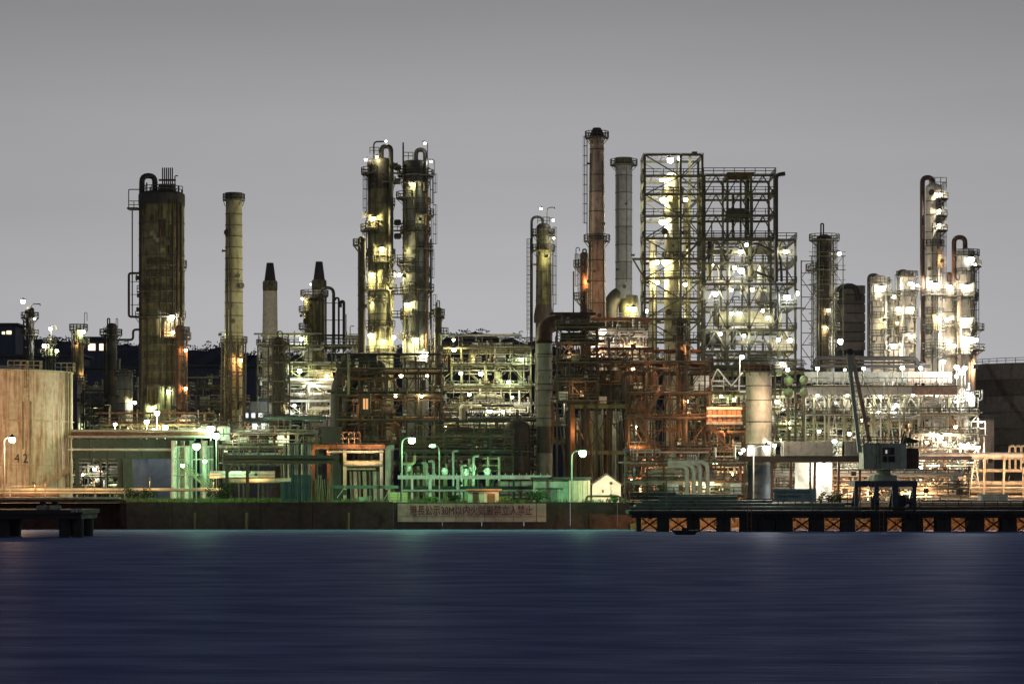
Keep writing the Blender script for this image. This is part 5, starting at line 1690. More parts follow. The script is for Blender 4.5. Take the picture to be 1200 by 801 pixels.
d = 498
dk2 = T('floodlit_deck', 'wide floodlit white deck with railing and deep edge girder', 'steel structure', (X(1040, d), d, GZ))
for i in range(10):
    a = 946 + i * 17.6
    m_ = 'pipe_white' if i < 7 else 'stack_red'
    dk2.part('girder_panel', MB().box(X(a, d) + .03, X(a + 17.6, d) - .03, d + .05 * (i % 2), d + 1, Z(462, d), Z(453, d)), m_, smooth=False)
    dk2.part('back_panel', MB().box(X(a, d) + .03, X(a + 17.6, d) - .03, d + 6 + .05 * (i % 2), d + 6.6, Z(447, d), Z(434, d)), 'grey' if i < 7 else 'stack_red', smooth=False)
    dk2.bar('stanchion', Vector((X(a + 8, d), d + 2, GZ)), W(a + 8, 462, d + 2), .38, 'olive_light')
    for k in (0, 1):
        dk2.bar('brace', W(a + (2 if k else 14), 463, d + .3), W(a + 8, 484, d + .3), .2, 'pipe_pale')
dkp = dk2.part('deck_plate', MB().box(X(944, d), X(1124, d), d - .6, d + 9, Z(453, d) + .02, Z(451.5, d)), 'deck', smooth=False)
dk2.part('railing', rail_line(MB(), [W(944, 451.5, d - .5), W(1124, 451.5, d - .5)], h=1.5, step=1.1), 'pipe_white', parent=dkp, smooth=False)
for (a, rw, kd, wt, rr_) in ((958, 431.5, 'white', 500, .38), (990, 433, 'white', 260, .25), (1012, 431.5, 'white', 550, .4), (1057.5, 431, 'white', 900, .5), (1079, 431, 'white', 500, .38), (1105, 423.5, 'white', 1500, .66), (1121, 430, 'cool', 900, .5), (1127, 436, 'cool', 1100, .55), (1121, 441, 'cool', 500, .4), (1131, 431, 'cool', 600, .4)):
    dk2.lamp(W(a, rw, d + 1.5), kd, wt * .5, r=rr_)
    dk2.bar('lamp_post', W(a, rw - 2, d + 2.9), W(a, 452, d + 2.9), .12, 'pipe_pale')
plant_unit('equipment_floor', 'glittering equipment floor crowded with pumps under the floodlit deck', 'steel structure', 944, 1146, 466, 486, 500, 12, 61, fmat='pipe_pale', pmats=('pipe_white', 'pipe_pale', 'cream', 'pipe_white', 'stack_red'), colstep=22, floorstep=20, brace='V', dens=1.5, topper=False,
           lamps=[(958, 458 + 5, 'white', 300, -1.2, .28), (993, 463, 'white', 300, -1.2, .28), (1031, 464, 'white', 400, -1.2, .3), (1070, 462, 'white', 400, -1.2, .3), (1098, 464, 'pink', 300, 3, .28), (980, 472, 'white', 600, 3, .4), (1050, 474, 'white', 350, 4, .3), (1120, 470, 'white', 500, 3, .34), (1137, 463, 'white', 1300, -1.5, .6), (1020, 474, 'warm', 300, 5)])
plant_unit('lower_pipe_floor', 'green tinged lower pipe floor in the east unit above the pipe yard', 'steel structure', 908, 1078, 477, 552, 502, 12, 67, fmat='olive_light', pmats=('pipe_pale', 'olive_light', 'grey', 'cream', 'pipe_green'), colstep=28, floorstep=19, brace=None, dens=1.2, topper=False,
           lamps=[(995, 508, 'white', 700, 2, .42), (978, 516, 'white', 900, 1, .45), (1010, 492, 'warm', 350, 3), (1030, 476 + 6, 'white', 300, -1), (1048, 477, 'white', 200, -1, .24), (925, 500, 'warm', 300, 3), (945, 535, 'white', 350, 4), (915, 515, 'mercury', 250, 4), (1060, 500, 'orange', 500, 3), (1000, 535, 'white', 600, -2, .4), (990, 552, 'white', 500, -3, .36), (960, 505, 'mercury', 300, 6)])
plant_unit('orange_pipe_tower', 'orange lit pipe tower with caged ladders at the east end', 'steel structure', 1078, 1146, 486, 560, 492, 10, 71, fmat='cream', pmats=('pipe_pale', 'stack_red', 'cream', 'rust', 'pipe_white'), colstep=17, floorstep=19, brace='Z', dens=1.2, topper=False,
           lamps=[(1103, 512, 'white', 1100, -1, .5), (1107, 520, 'white', 500, 2, .4), (1130, 522, 'white', 800, -1, .45), (1146, 524, 'white', 500, -1, .38), (1120, 500, 'orange', 400, 2), (1150, 494, 'white', 300, -1, .25), (1086, 518, 'orange', 400, 3), (1096, 554, 'white', 1500, -4, .62), (1078, 548, 'white', 700, -4, .42)])
tower('white_drum', 'bright white drum on the ledge beyond the floodlit deck', 'vessel', 500, 1137, 6, 463, 'pipe_white', base=476, dome_h=.9, courses=[470], lamps=[(1139, 468, 'white', 500, .36)])
lg2 = T('side_balcony', 'railed side balcony hanging off the orange pipe tower', 'balcony', (X(1150, 495), 495, Z(510, 495)))
p_ = lg2.part('floor_plate', MB().box(X(1130, 495), X(1155, 495), 492, 497, Z(510.5, 495), Z(509.5, 495)), 'deck', smooth=False)
lg2.part('railing', rail_line(MB(), [W(1130, 509.5, 492), W(1154.5, 509.5, 492), W(1154.5, 509.5, 497)], h=2.6, step=1.2), 'pipe_white', parent=p_, smooth=False)
lg2.bar('support', W(1131, 511, 493), Vector((X(1131, 493), 493, GZ)), .3, 'cream')
lg2.bar('support', W(1153, 511, 493), Vector((X(1153, 493), 493, GZ)), .3, 'cream')

# far dark tank with rings, and the beige block house before it
d = 640
ft = T('far_storage_tank', 'vast dark storage tank with ring lines at the east edge', 'tank', (X(1225, d), d, GZ))
xx, rr_ = X(1225, d), S(88, d)
nrow = 8
for i in range(nrow):
    z0 = GZ + (Z(424, d - rr_) - GZ) * i / nrow
    z1 = GZ + (Z(424, d - rr_) - GZ) * (i + 1) / nrow
    ft.part('shell_course', MB().lathe([(rr_, z0 + .02), (rr_ + .35, z0 + .02), (rr_ + .35, z0 + .25), (rr_, z0 + .3), (rr_, z1 - .02)], (xx, d, 0), n=72), 'far_tank')
ft.part('railing', rail_line(MB(), [(xx + rr_ * math.cos(R(q)), d + rr_ * math.sin(R(q)), Z(424, d - rr_)) for q in range(-180, -60, 8)], h=1.2, step=2.5), 'frame_dark', smooth=False)
sm = MB()
for i in range(60):
    q = R(-150 + i * 1.2)
    z = GZ + 1 + (Z(424, d - rr_) - GZ - 1) * (1 - i / 60)
    sm.box(xx + (rr_ + .6) * math.cos(q) - .6, xx + (rr_ + .6) * math.cos(q) + .6, d + (rr_ + .6) * math.sin(q) - .5, d + (rr_ + .6) * math.sin(q) + .5, z, z + .1)
ft.part('spiral_stair', sm, 'frame_dark', smooth=False)
far_building('plain beige block house in front of the dark tank', 1146, 1165, 490, 530, 520, roof=True, mat='stack_red')

# long pale pipe gallery at the east end
d = 470
pg = T('pipe_gallery', 'long pale pipe gallery with orange lit decks at the east end', 'pipe rack', (X(1130, d), d, GZ))
for rw, r_, m_ in ((533, .5, 'pipe_white'), (536.5, .28, 'pipe_pale'), (566, .42, 'cream'), (551, .3, 'cream'), (575, .5, 'cream'), (578.5, .25, 'rust'), (571, .22, 'pipe_pale'), (582, .3, 'cream')):
    pg.cyl('pipe', W(1078 if rw < 560 else 985, rw, d + (rw % 3)), W(1300, rw, d + (rw % 3)), r_, m_)
for a in (1085, 1108, 1131, 1154, 1177, 1200, 1223):
    pg.bar('column', Vector((X(a, d), d + 1, GZ)), W(a, 534.5, d + 1), .35, 'cream')
    pg.bar('beam', W(a, 553, d - .5), W(a, 553, d + 4), .3, 'cream')
for a in (1183, 1190, 1197, 1206):
    pg.pipe('bend_pipe', [W(a, 551, d + 2), W(a, 522, d + 2), W(a + 7, 522, d + 2), W(a + 7, 545, d + 2)], .22, 'cream')
for (a, b) in ((1135, 556), (1160, 540), (1185, 560), (1115, 566), (1060, 572), (1010, 572), (1200, 545)):
    pg.lamp(W(a, b, d - 3), 'orange', 330, r=.22)
    pg.bar('lamp_arm', W(a, b - 1.5, d - 3), W(a, b - 1.5, d + 1), .08, 'frame_dark')
for (a, b) in ((1135, 1142), (1150, 1143)):
    pg.bar('brace', W(a, 585, d - 1), W(b, 540, d - 1), .16, 'pipe_pale')
wh = T('site_container', 'low white site container in the east pipe yard', 'container', (X(1166, 430), 430, GZ))
wh.part('body', MB().box(X(1150, 430), X(1181, 430), 430, 433, GZ, Z(580, 430)), 'pipe_white', smooth=False)
wh.part('roof', MB().box(X(1149, 430), X(1182, 430), 429.7, 433.3, Z(580, 430) + .02, Z(578.5, 430)), 'cream', smooth=False)
for i in range(3):
    wh.part('door', MB().box(X(1152 + i * 9.5, 430), X(1160 + i * 9.5, 430), 429.9, 429.97, GZ + .1, Z(581.5, 430)), 'pipe_pale', smooth=False)

# canopy and grey ducts behind the crane
d = 440
cn = T('loading_canopy', 'dark flat canopy with rounded grey casings beside the crane', 'canopy', (X(960, d), d, GZ))
cn.part('roof_slab', MB().box(X(866, d), X(1012, d), d, d + 12, Z(541, d), Z(534, d)), 'dark_brown', smooth=False)
for a in (868, 905, 927, 955, 983, 1008):
    cn.bar('column', Vector((X(a, d), d + 1, GZ)), W(a, 541.2, d + 1), .4, 'rust')
for a, b in ((918, 976), (990, 1012)):
    cn.part('casing', MB().lathe([(S(8.5, d), X(a, d)), (S(8.5, d), X(b, d))], (0, d + 2, Z(525.5, d)), n=20, axis='X'), 'stack_red')
    cn.part('casing_skin', MB().box(X(a, d), X(b, d), d - .2, d + 4, Z(533.8, d), Z(517, d)), 'concrete', smooth=False)
cn.part('wall_panel', MB().box(X(936, d), X(953, d), d + 6, d + 6.2, GZ, Z(541.5, d)), 'pipe_pale', smooth=False)
cn.part('wall_panel', MB().box(X(957, d), X(982, d), d + 8, d + 8.2, GZ, Z(541.5, d)), 'pipe_white', smooth=False)
cn.lamp(W(966, 545, d + 3), 'white', 700, r=.4)
cn.lamp(W(930, 575, d + 2), 'white', 200, r=.3)
cn.lamp(W(938, 576, d + 2), 'white', 250, r=.32)
cn.lamp(W(895, 556, d + 3), 'orange', 250, r=.25)
cn.lamp(W(1000, 555, d + 3), 'orange', 500, r=.25)
stair(cn, 986 - 12, 582, 968 - 12, 556, d + 4, 'pipe_white')

# ------------------------------------------------------------------ jetty top: lines, sign, crane
d = 388
zj = Z(598, 385)
jl = T('loading_lines', 'stack of dark green loading pipes along the jetty', 'pipe rack', (X(810, d), d, zj))
for i, (a, b, rw, r_, m_, dy) in enumerate(((738, 1010, 595, .26, 'jetty_green', 0), (745, 990, 591.5, .3, 'jetty_green', 1), (752, 905, 587.8, .28, 'jetty_green', 2), (772, 864, 584, .42, 'jetty_green', 3), (738, 792, 578.5, .3, 'jetty_green', 4), (738, 782, 583, .2, 'pipe_green', 3.4), (738, 900, 589.5, .16, 'pipe_green', 3.6), (862, 1000, 590, .16, 'dark', 4), (790, 870, 580.5, .2, 'jetty_green', 5), (905, 1320, 595.2, .24, 'dark', 1.5))):
    jl.cyl('pipe', W(a, rw, d + dy), W(b, rw, d + dy), r_, m_)
for a in range(742, 1010, 22):
    jl.bar('pipe_support', Vector((X(a, d), d + 2.5, zj)), W(a, 586, d + 2.5), .2, 'jetty_dark')
jl.cyl('mast', Vector((X(781, d), d - .5, zj)), W(781, 560, d - .5), .08, 'jetty_green')
for k, a in enumerate((805, 813, 820.5, 829)):
    rw = 546 - k * 1.6
    jl.pipe('bend_pipe', [Vector((X(a, 418), 418, GZ)), W(a, rw, 418), W(a - 22 - k * 8, rw, 418.5)], .36, 'grey', n=12, bend=1.2)
rl = T('jetty_railing', 'dark handrail along the jetty behind the loading pipes', 'railing', (X(1000, 395), 395, zj))
rl.part('rail', rail_line(MB(), [W(868, 596, 394), W(1000, 596, 394)], h=1.5, step=2.0), 'dark', smooth=False)
rl.part('rail', rail_line(MB(), [W(1078, 596, 394), W(1290, 596, 394)], h=1.2, step=2.0), 'dark', smooth=False)
gw = T('gangway', 'sloping gangway pipe climbing towards the crane', 'gangway', (X(975, 392), 392, zj))
gw.part('deck', MB().bar(W(948, 589, 392), W(1008, 573, 392), .4, .16), 'bamboo', smooth=False)
for f in (0, .25, .5, .75, 1):
    p = W(948, 589, 392).lerp(W(1008, 573, 392), f)
    gw.bar('post', p, Vector((p.x, p.y, zj)), .14, 'bamboo')

sb_ = T('sign_board', 'teal notice board with two lines of dark lettering on the jetty', 'sign', (X(932, 386), 386, zj))
sb_.part('board', MB().box(X(907, 386), X(956.5, 386), 386, 386.15, Z(587.5, 386), Z(572.5, 386)), 'board_teal', smooth=False)
for a in (912, 932, 952):
    sb_.bar('post', Vector((X(a, 386), 386.3, zj)), W(a, 575, 386.3), .16, 'jetty_green')
gg = random.Random(8)
for (r0, r1, x_end) in ((575, 577.6, 950), (579.6, 582.6, 938), (584.6, 585.6, 925)):
    a = 910.5
    while a < x_end:
        w_ = gg.uniform(.9, 1.7)
        sb_.part('letter_mark', MB().box(X(a, 386), X(a + w_, 386), 385.94, 385.99, Z(r1 - gg.uniform(0, .5), 386), Z(r0 + gg.uniform(0, .6), 386)), 'jetty_green', smooth=False)
        a += w_ + gg.uniform(.35, .8)

# quay crane
d = 390
cr = T('jetty_crane', 'green jetty crane with cabin on a dark portal and rusty raised boom', 'crane', (X(1040, d), d, zj))
for a in (1003.5, 1027.5, 1049, 1071.5):
    for dy in (0, 5):
        cr.bar('portal_leg', Vector((X(a, d), d + dy, zj)), W(a, 569, d + dy), .55 if a != 1049 else .9, 'crane_blue')
cr.part('portal_deck', MB().box(X(1001, d), X(1074.5, d), d - .6, d + 5.8, Z(570, d), Z(563, d)), 'crane_blue', smooth=False)
cr.part('leg_box', MB().box(X(1050, d), X(1061, d), d + .4, d + 2.4, zj, Z(580, d)), 'crane_blue', smooth=False)
for a in (1025, 1065):
    cr.part('winch', MB().lathe([(.5, -.6), (.7, -.6), (.7, -.45), (.45, -.4), (.45, .4), (.7, .45), (.7, .6), (.5, .6)], tuple(W(a, 587, d - .3)), n=14, axis='X'), 'crane_blue')
cr.part('pedestal', MB().lathe([(S(16, d), Z(562.8, d)), (S(16, d), Z(557, d)), (S(9, d), Z(555, d)), (S(8, d), Z(551, d)), (S(13, d), Z(549.5, d))], (X(1038, d), d + 2.6, 0), n=24), 'crane_green')
hx0, hx1, hz0, hz1 = X(1012, d), X(1062, d), Z(549.2, d), Z(519, d)
bodyp = cr.part('machinery_house', MB().box(hx0, hx1, d, d + 5, hz0, hz1), 'crane_green', smooth=False)
for i in range(6):
    a = 1014 + i * 8.2
    if 1030 < a < 1048:
        continue
    cr.part('side_panel', MB().box(X(a, d), X(a + 7.4, d), d - .07, d - .003, hz0 + .25, hz1 - .25), 'crane_green', parent=bodyp, smooth=False)
wf = cr.part('cab_window', MB().box(X(1034.5, d), X(1048, d), d - .12, d - .01, Z(532.5, d), Z(524, d)), 'jetty_dark', smooth=False)
cr.part('pane', MB().box(X(1035.3, d), X(1043, d), d - .16, d - .125, Z(531.8, d), Z(524.7, d)), 'glass_dark', parent=wf, smooth=False)
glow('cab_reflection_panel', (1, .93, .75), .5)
cr.part('glowing_reflection', MB().box(X(1037.5, d), X(1039.5, d), d - .2, d - .165, Z(531, d), Z(527, d)), 'cab_reflection_panel', parent=wf, smooth=False)  # small glowing patch painted as a reflection in the cab glass
for (a, b, r0, r1) in ((1034.5, 1039.5, 534, 541), (1041, 1048.5, 534, 541)):
    cr.part('vent_grille', MB().box(X(a, d), X(b, d), d - .12, d - .01, Z(r1, d), Z(r0, d)), 'jetty_dark', smooth=False)
cr.part('rear_housing', MB().box(hx1 + .03, X(1077, d), d + .4, d + 4.6, Z(549, d), Z(525, d)), 'rust_dark', smooth=False)
cr.part('exhaust_hood', MB().raw([(X(1059, d), d + 1, Z(518.8, d)), (X(1075, d), d + 1, Z(518.8, d)), (X(1078, d), d + 1, Z(516, d)), (X(1062, d), d + 1, Z(511, d)), (X(1059, d), d + 3, Z(518.8, d)), (X(1075, d), d + 3, Z(518.8, d)), (X(1078, d), d + 3, Z(516, d)), (X(1062, d), d + 3, Z(511, d))], [(0, 1, 2, 3), (7, 6, 5, 4), (0, 4, 5, 1), (1, 5, 6, 2), (2, 6, 7, 3), (3, 7, 4, 0)]), 'dark', smooth=False)
cr.part('railing', rail_line(MB(), [(hx0, d + .1, hz1), (hx1, d + .1, hz1), (hx1, d + 4.9, hz1)], h=.95, step=1.1), 'rust', smooth=False)
ladder(cr, (X(1022, d), d - .9, zj), (X(1022, d), d - .9, Z(563, d) + .8), cage=False, mat='frame')
ladder(cr, (X(1029, d), d - .25, hz0), (X(1029, d), d - .25, hz1 + .8), cage=False, mat='frame')
# boom: two tapering box chords with lacing
b0, b1 = W(1013, 517, d + 1), W(996.5, 413, d + 1)
for (f0, f1, mt) in ((W(1018.5, 517, d + .6), W(998, 412, d + .6), 'boom_paint'), (W(1007.5, 530, d + .6), W(994, 414, d + .6), 'crane_green'), (W(1018.5, 517, d + 2.4), W(998, 412, d + 2.4), 'boom_paint'), (W(1007.5, 530, d + 2.4), W(994, 414, d + 2.4), 'crane_green')):
    cr.bar('boom_chord', f0, f1, .55, mt)
n = 14
for dy in (.6, 2.4):
    for i in range(n):
        a = W(1018.5, 517, d + dy).lerp(W(997.5, 412, d + dy), i / n)
        b = W(1006.5, 530, d + dy).lerp(W(993, 414, d + dy), (i + (1 if i % 2 else .5)) / n)
        cr.bar('boom_lacing', a, b, .13, 'rust')
cr.part('boom_head', MB().lathe([(.5, -1.2), (.55, -1), (.3, -.9), (.3, .9), (.55, 1), (.5, 1.2)], tuple(W(995.5, 412.5, d + 1.5)), n=14, axis='Y'), 'dark')
cr.bar('hoist_rope', W(998, 414, d + 1.5), W(1056, 512, d + 2), .06, 'dark')
cr.bar('hoist_rope', W(998, 414, d + 1.7), W(1046, 518, d + 2), .06, 'dark')
cr.bar('gantry_strut', W(1056, 519, d + 2), W(1060, 505, d + 2), .2, 'dark')

# ------------------------------------------------------------------ quay foreground, west to east
# sodium lit pipelines beside the tank
d = 432
ql = T('quay_pipeline', 'pair of orange lit pipelines running past the tank foot', 'pipeline', (X(120, d), d, GZ))
for rw, r_, a, b, m_ in ((573.5, .28, -60, 262, 'cream'), (577, .16, -60, 150, 'cream'), (580, .18, -60, 70, 'rust')):
    ql.cyl('pipe', W(a, rw, d), W(b, rw, d), r_, m_)
for a in range(-20, 262, 22):
    ql.bar('pipe_support', Vector((X(a, d), d + .4, GZ)), W(a, 574.5, d + .4), .22, 'concrete')
for (a, b) in ((40, 566), (110, 562), (175, 562), (250, 563)):
    q_ = W(a, b, d - 1.6)
    ql.lamp(q_, 'sodium', 110, r=.14)
    ql.bar('lamp_post', Vector((q_.x, q_.y + .5, GZ)), q_ + Vector((0, .5, .4)), .1, 'frame')
    ql.bar('lamp_arm', q_ + Vector((0, .5, .4)), q_ + Vector((0, 0, .3)), .07, 'frame')
fnc = T('quay_fence', 'thin post fence on the quay beside the tank', 'fence', (X(60, 414), 414, GZ))
for a in (12, 53, 129, 137, 146):
    fnc.bar('post', Vector((X(a, 414), 414, GZ)), W(a, 566 if a == 53 else 574, 414), .18, 'concrete')
fnc.bar('rail', W(12, 577, 414), W(53, 577, 414), .08, 'concrete')
fnc.bar('rail', W(12, 569, 414), W(53, 569, 414), .08, 'concrete')

# dark teal pipe bridge
d = 450
tb = T('pipe_bridge', 'long dark teal pipe bridge with a bright pipe along its middle', 'pipe bridge', (X(180, d), d, GZ))
for r0, r1, dy in ((514, 524.5, 0), (528.5, 537, .3)):
    for i in range(7):
        a = 84 + i * 20.6
        tb.part('side_girder', MB().box(X(a, d) + .03, X(a + 20.6, d) - .03, d + dy + .06 * (i % 2), d + dy + .9, Z(r1, d), Z(r0, d)), 'pipe_green', smooth=False)
tb.cyl('pipe', W(80, 526.3, d - .2), W(232, 526.3, d - .2), .2, 'pipe_white')
tb.cyl('pipe', W(80, 511.5, d + 2), W(250, 511.5, d + 2), .25, 'pipe_pale')
tb.cyl('pipe', W(80, 508, d + 3), W(250, 508, d + 3), .3, 'rust')
tb.cyl('pipe', W(80, 504.5, d + 4), W(250, 504.5, d + 4), .22, 'pipe_pale')
for a in (90, 141, 150, 204, 226):
    tb.bar('column', Vector((X(a, d), d + 1, GZ)), W(a, 537.2, d + 1), .7 if a != 150 else 1.6, 'pipe_green')
tb.lamp(W(172, 494, d + 6), 'yellow', 650, r=.45)
tb.lamp(W(184, 483.5, d + 7), 'white', 420, r=.4)
tb.lamp(W(193.5, 500.5, d + 5), 'white', 600, r=.45)
tb.lamp(W(135, 497, d + 7), 'white', 420, r=.4)
for a, b in ((172, 494), (184, 483.5), (193.5, 500.5), (135, 497)):
    tb.bar('lamp_post', W(a, b - 1, d + 7.6), W(a, 515, d + 7.6), .12, 'pipe_pale')
# small plant seen over and under the bridge
plant_unit('west_pipe_rack', 'pipe rack with pumps glowing below the great tower', 'pipe rack', 118, 256, 498, 512, 478, 8, 81, fmat='olive', pmats=('cream', 'olive_light', 'pipe_pale', 'rust'), colstep=23, floorstep=14, brace=None, dens=1.3, topper=True, lamps=[(150, 505, 'yellow', 200, -1, .2), (180, 503, 'yellow', 350, -1.5, .25), (206, 503, 'yellow', 300, -1.5, .25), (234, 503, 'mercury', 250, -1.5, .25)])
plant_unit('pump_bay', 'glittering pump bay seen under the teal pipe bridge', 'pump bay', 84, 200, 542, 572, 500, 8, 83, fmat='frame', pmats=('pipe_pale', 'pipe_white', 'grey'), colstep=20, floorstep=15, brace=None, dens=1.3, topper=False, rails=False, lamps=[(111, 549.5, 'white', 300, -1.5, .42), (96, 556, 'mercury', 160, 3, .34), (135, 562, 'mercury', 70, 3, .2), (174, 556, 'cool', 60, -1, .18), (190, 552, 'mercury', 60, 4, .18)])
gp = T('green_standpipes', 'row of tall pale standpipes bathed in green light', 'pipe', (X(235, 446), 446, GZ))
for i, a in enumerate((204, 209, 214, 219, 224, 236, 240, 244, 248)):
    gp.cyl('standpipe', Vector((X(a, 446), 446 + (i % 3) * .6, GZ)), W(a, 516 + (i % 2) * 6, 446 + (i % 3) * .6), (.5, .28, .36)[i % 3], ('pipe_white', 'pipe_pale', 'grey')[i % 3])
for rw in (523, 538, 556):
    gp.bar('tie_beam', W(203, rw, 445.3), W(250, rw, 445.3), .18, 'pipe_pale')
ladder(gp, (X(214, 444.8), 444.8, GZ), W(214, 528, 444.8), cage=False, mat='olive_light')
stair(gp, 246, 574, 212, 545, 443, 'frame')
gp.lamp(W(214, 545, 438), 'green', 420, r=.3)  # added lamp, throws extra green light on the standpipes
gp.lamp(W(240, 540, 438), 'green', 520, r=.3)  # second added lamp for the green light on the standpipes
gp.bar('lamp_arm', W(214, 543, 438), W(214, 543, 446), .08, 'frame')
gp.bar('lamp_arm', W(240, 538, 438), W(240, 538, 446), .08, 'frame')
gp.lamp(W(247, 502, 452), 'mercury', 900, r=.55)
gp.lamp(W(253.5, 510.5, 450), 'green', 900, r=.55)
for a, b in ((247, 502), (253.5, 510.5)):
    gp.bar('lamp_post', W(a, b - 1, 452.6), Vector((X(a, 452.6), 452.6, GZ)), .14, 'pipe_pale')
wd_ = tower('white_drum', 'white squat drum glowing beside the green lamps', 'tank', 462, 262, 7.5, 501, 'pipe_white', base=516, dome_h=.35, courses=[508])

# dark frame with arches and pipes
d = 424
df = T('pipe_trestle', 'dark steel trestle carrying a black pipe over the quay', 'trestle', (X(330, d), d, GZ))
df.bar('beam', W(262, 535, d), W(398, 535, d), .55, 'dark')
df.bar('beam', W(262, 541.5, d), W(398, 541.5, d), .45, 'dark_brown')
df.cyl('pipe', W(262, 538, d + 1.2), W(392, 538, d + 1.2), .25, 'rust_dark')
for a, m_ in ((266, 'dark'), (290, 'rust_dark'), (389, 'rust'), (396, 'dark')):
    df.bar('column', Vector((X(a, d), d, GZ)), W(a, 543.4, d), .5 if a != 396 else 1.0, m_)
for a, b in (((266, 556), (275, 543)), ((290, 552), (281, 543)), ((290, 556), (300, 544)), ((320, 568), (306, 581))):
    df.bar('brace', W(a[0], a[1], d), W(b[0], b[1], d), .2, 'dark_brown')
df.cyl('pipe', W(268, 563.5, d + 2), W(350, 562.5, d + 2), .42, 'cream')
df.cyl('pipe', W(246, 554, d + 7), W(322, 554, d + 7), .35, 'pipe_white')
df.cyl('pipe', W(246, 558, d + 7), W(322, 558, d + 7), .25, 'pipe_pale')
q_ = W(300, 556, d + .4)
df.lamp(q_, 'sodium', 130, r=.14)
df.bar('lamp_arm', q_ + Vector((0, 0, .25)), q_ + Vector((0, -.3, 2.2)), .08, 'dark')
q_ = W(275, 549, d + 5)
df.lamp(q_, 'green', 160, r=.16)
df.bar('lamp_arm', q_ + Vector((0, 0, .25)), W(275, 541.5, d + .3), .08, 'dark')
plant_unit('west_low_rack', 'low pipe rack full of valves between stack foot and black ducts', 'pipe rack', 262, 372, 508, 545, 466, 8, 91, fmat='frame_dark', pmats=('olive', 'rust', 'grey', 'pipe_pale', 'pipe_green'), colstep=22, floorstep=12, brace=None, dens=1.1, topper=True, lamps=[(300, 498, 'white', 250, -2, .22), (335, 512, 'yellow', 120, -1.5, .18), (272, 514, 'mercury', 200, -1, .2)])
vp = T('pipe_bundle', 'tight bundle of vertical grey pipes behind the blue fence', 'pipe', (X(350, 430), 430, GZ))
for i in range(13):
    a = 333 + i * 2.6
    vp.cyl('standpipe', Vector((X(a, 430), 430 + (i % 2) * .5, GZ)), W(a, 518.5 + (i % 3), 430 + (i % 2) * .5), .15, ('grey', 'blue_sheet', 'pipe_pale')[i % 3])
vp.bar('tie_beam', W(332, 519.5, 429.6), W(366, 519.5, 429.6), .2, 'blue_sheet')
bf = T('corrugated_fence', 'dark blue corrugated sheet fence standing on the quay', 'fence', (X(350, 408), 408, GZ))
for i in range(9):
    a = 329 + i * 4
    bf.part('sheet', MB().box(X(a, 408) + .02, X(a + 4, 408) - .02, 408 + .1 * (i % 2), 408.12 + .1 * (i % 2), GZ, Z(556 + (8 if i < 3 else 0), 408)), 'blue_sheet', smooth=False)
bb = T('pole_bundle', 'bundle of leaning brown poles beside the blue fence', 'poles', (X(375, 408), 408, GZ))
for i in range(11):
    a = 366 + i * 1.9
    bb.cyl('pole', Vector((X(a, 408), 408 + gg.uniform(0, .8), GZ)), W(a + gg.uniform(-4, 4), 557 + gg.uniform(-3, 6), 408 + gg.uniform(0, .8)), .09, 'bamboo')

# orange lit deck on white posts
d = 432
od = T('lit_deck', 'rust orange lit steel deck on white posts below the ducts', 'steel structure', (X(410, d), d, GZ))
for i in range(6):
    a = 366 + i * 14.2
    od.part('deck_panel', MB().box(X(a, d) + .02, X(a + 14.2, d) - .02, d - .04 * (i % 2), d + 6, Z(526, d), Z(520.5, d)), 'rust', smooth=False)
for a, m_ in ((367, 'rust'), (385, 'rust'), (404, 'cream'), (447, 'pipe_white'), (456, 'pipe_pale')):
    od.bar('column', Vector((X(a, d), d + .5, GZ)), W(a, 526.2, d + .5), .55, m_)
od.cyl('pipe', W(404, 543, d + .5), W(448, 543, d + .5), .55, 'cream')
od.cyl('pipe', W(404, 549, d + .8), W(440, 549, d + .8), .2, 'cream')
od.cyl('pipe', W(383, 529, d - .3), W(450, 529, d - .3), .2, 'pipe_pale')
od.part('railing', rail_line(MB(), [W(402, 520.4, d), W(422, 520.4, d)], h=2.0, step=1.0), 'rust', smooth=False)
od.pipe('bend_pipe', [Vector((X(455, 428), 428, GZ + 2)), W(455, 524, 428), W(462, 524, 428)], .5, 'pipe_pale', bend=1)
for i, a in enumerate((411, 416, 421, 427, 433, 439, 443)):
    od.cyl('standpipe', Vector((X(a, d), d + 3, GZ)), W(a, 552, d + 3), .2 + .15 * (i % 2), ('grey', 'pipe_pale')[i % 2])
for q_, kd, wt in ((W(376, 534, d - 1.2), 'sodium', 150), (W(425, 534, d - 1.5), 'orange', 230), (W(410, 512, d - 1.2), 'orange', 150), (W(440, 514, d - 1.2), 'orange', 120)):
    od.lamp(q_, kd, wt, r=.16)
    od.bar('lamp_arm', q_ + Vector((0, 0, .25)), q_ + Vector((0, 2.0, .25)), .07, 'frame_dark')
dg_ = T('low_gallery', 'low dark green gallery roof on the quay', 'shelter', (X(430, 412), 412, GZ))
dg_.part('roof', MB().box(X(388, 412), X(466, 412), 412, 416, Z(572, 412), Z(568.5, 412)), 'jetty_green', smooth=False)
for a in (390, 412, 434, 462):
    dg_.bar('post', Vector((X(a, 412), 412.3, GZ)), W(a, 572.2, 412.3), .16, 'jetty_green')
for a, b in (((395, 583), (405, 569)), ((448, 588), (457, 573))):
    dg_.bar('brace', W(a[0], a[1], 411.8), W(b[0], b[1], 411.8), .1, 'pipe_pale')
dg_.part('equipment_cabinet', MB().box(X(420, 412), X(428, 412), 413, 414.5, GZ, Z(582, 412)), 'sheet_green', smooth=False)
dg_.part('equipment_cabinet', MB().box(X(429.5, 412), X(434, 412), 413, 414.5, GZ, Z(581, 412)), 'sheet_yellow', smooth=False)
q_ = W(403, 577, 412.5)
dg_.lamp(q_, 'green', 130, r=.3)
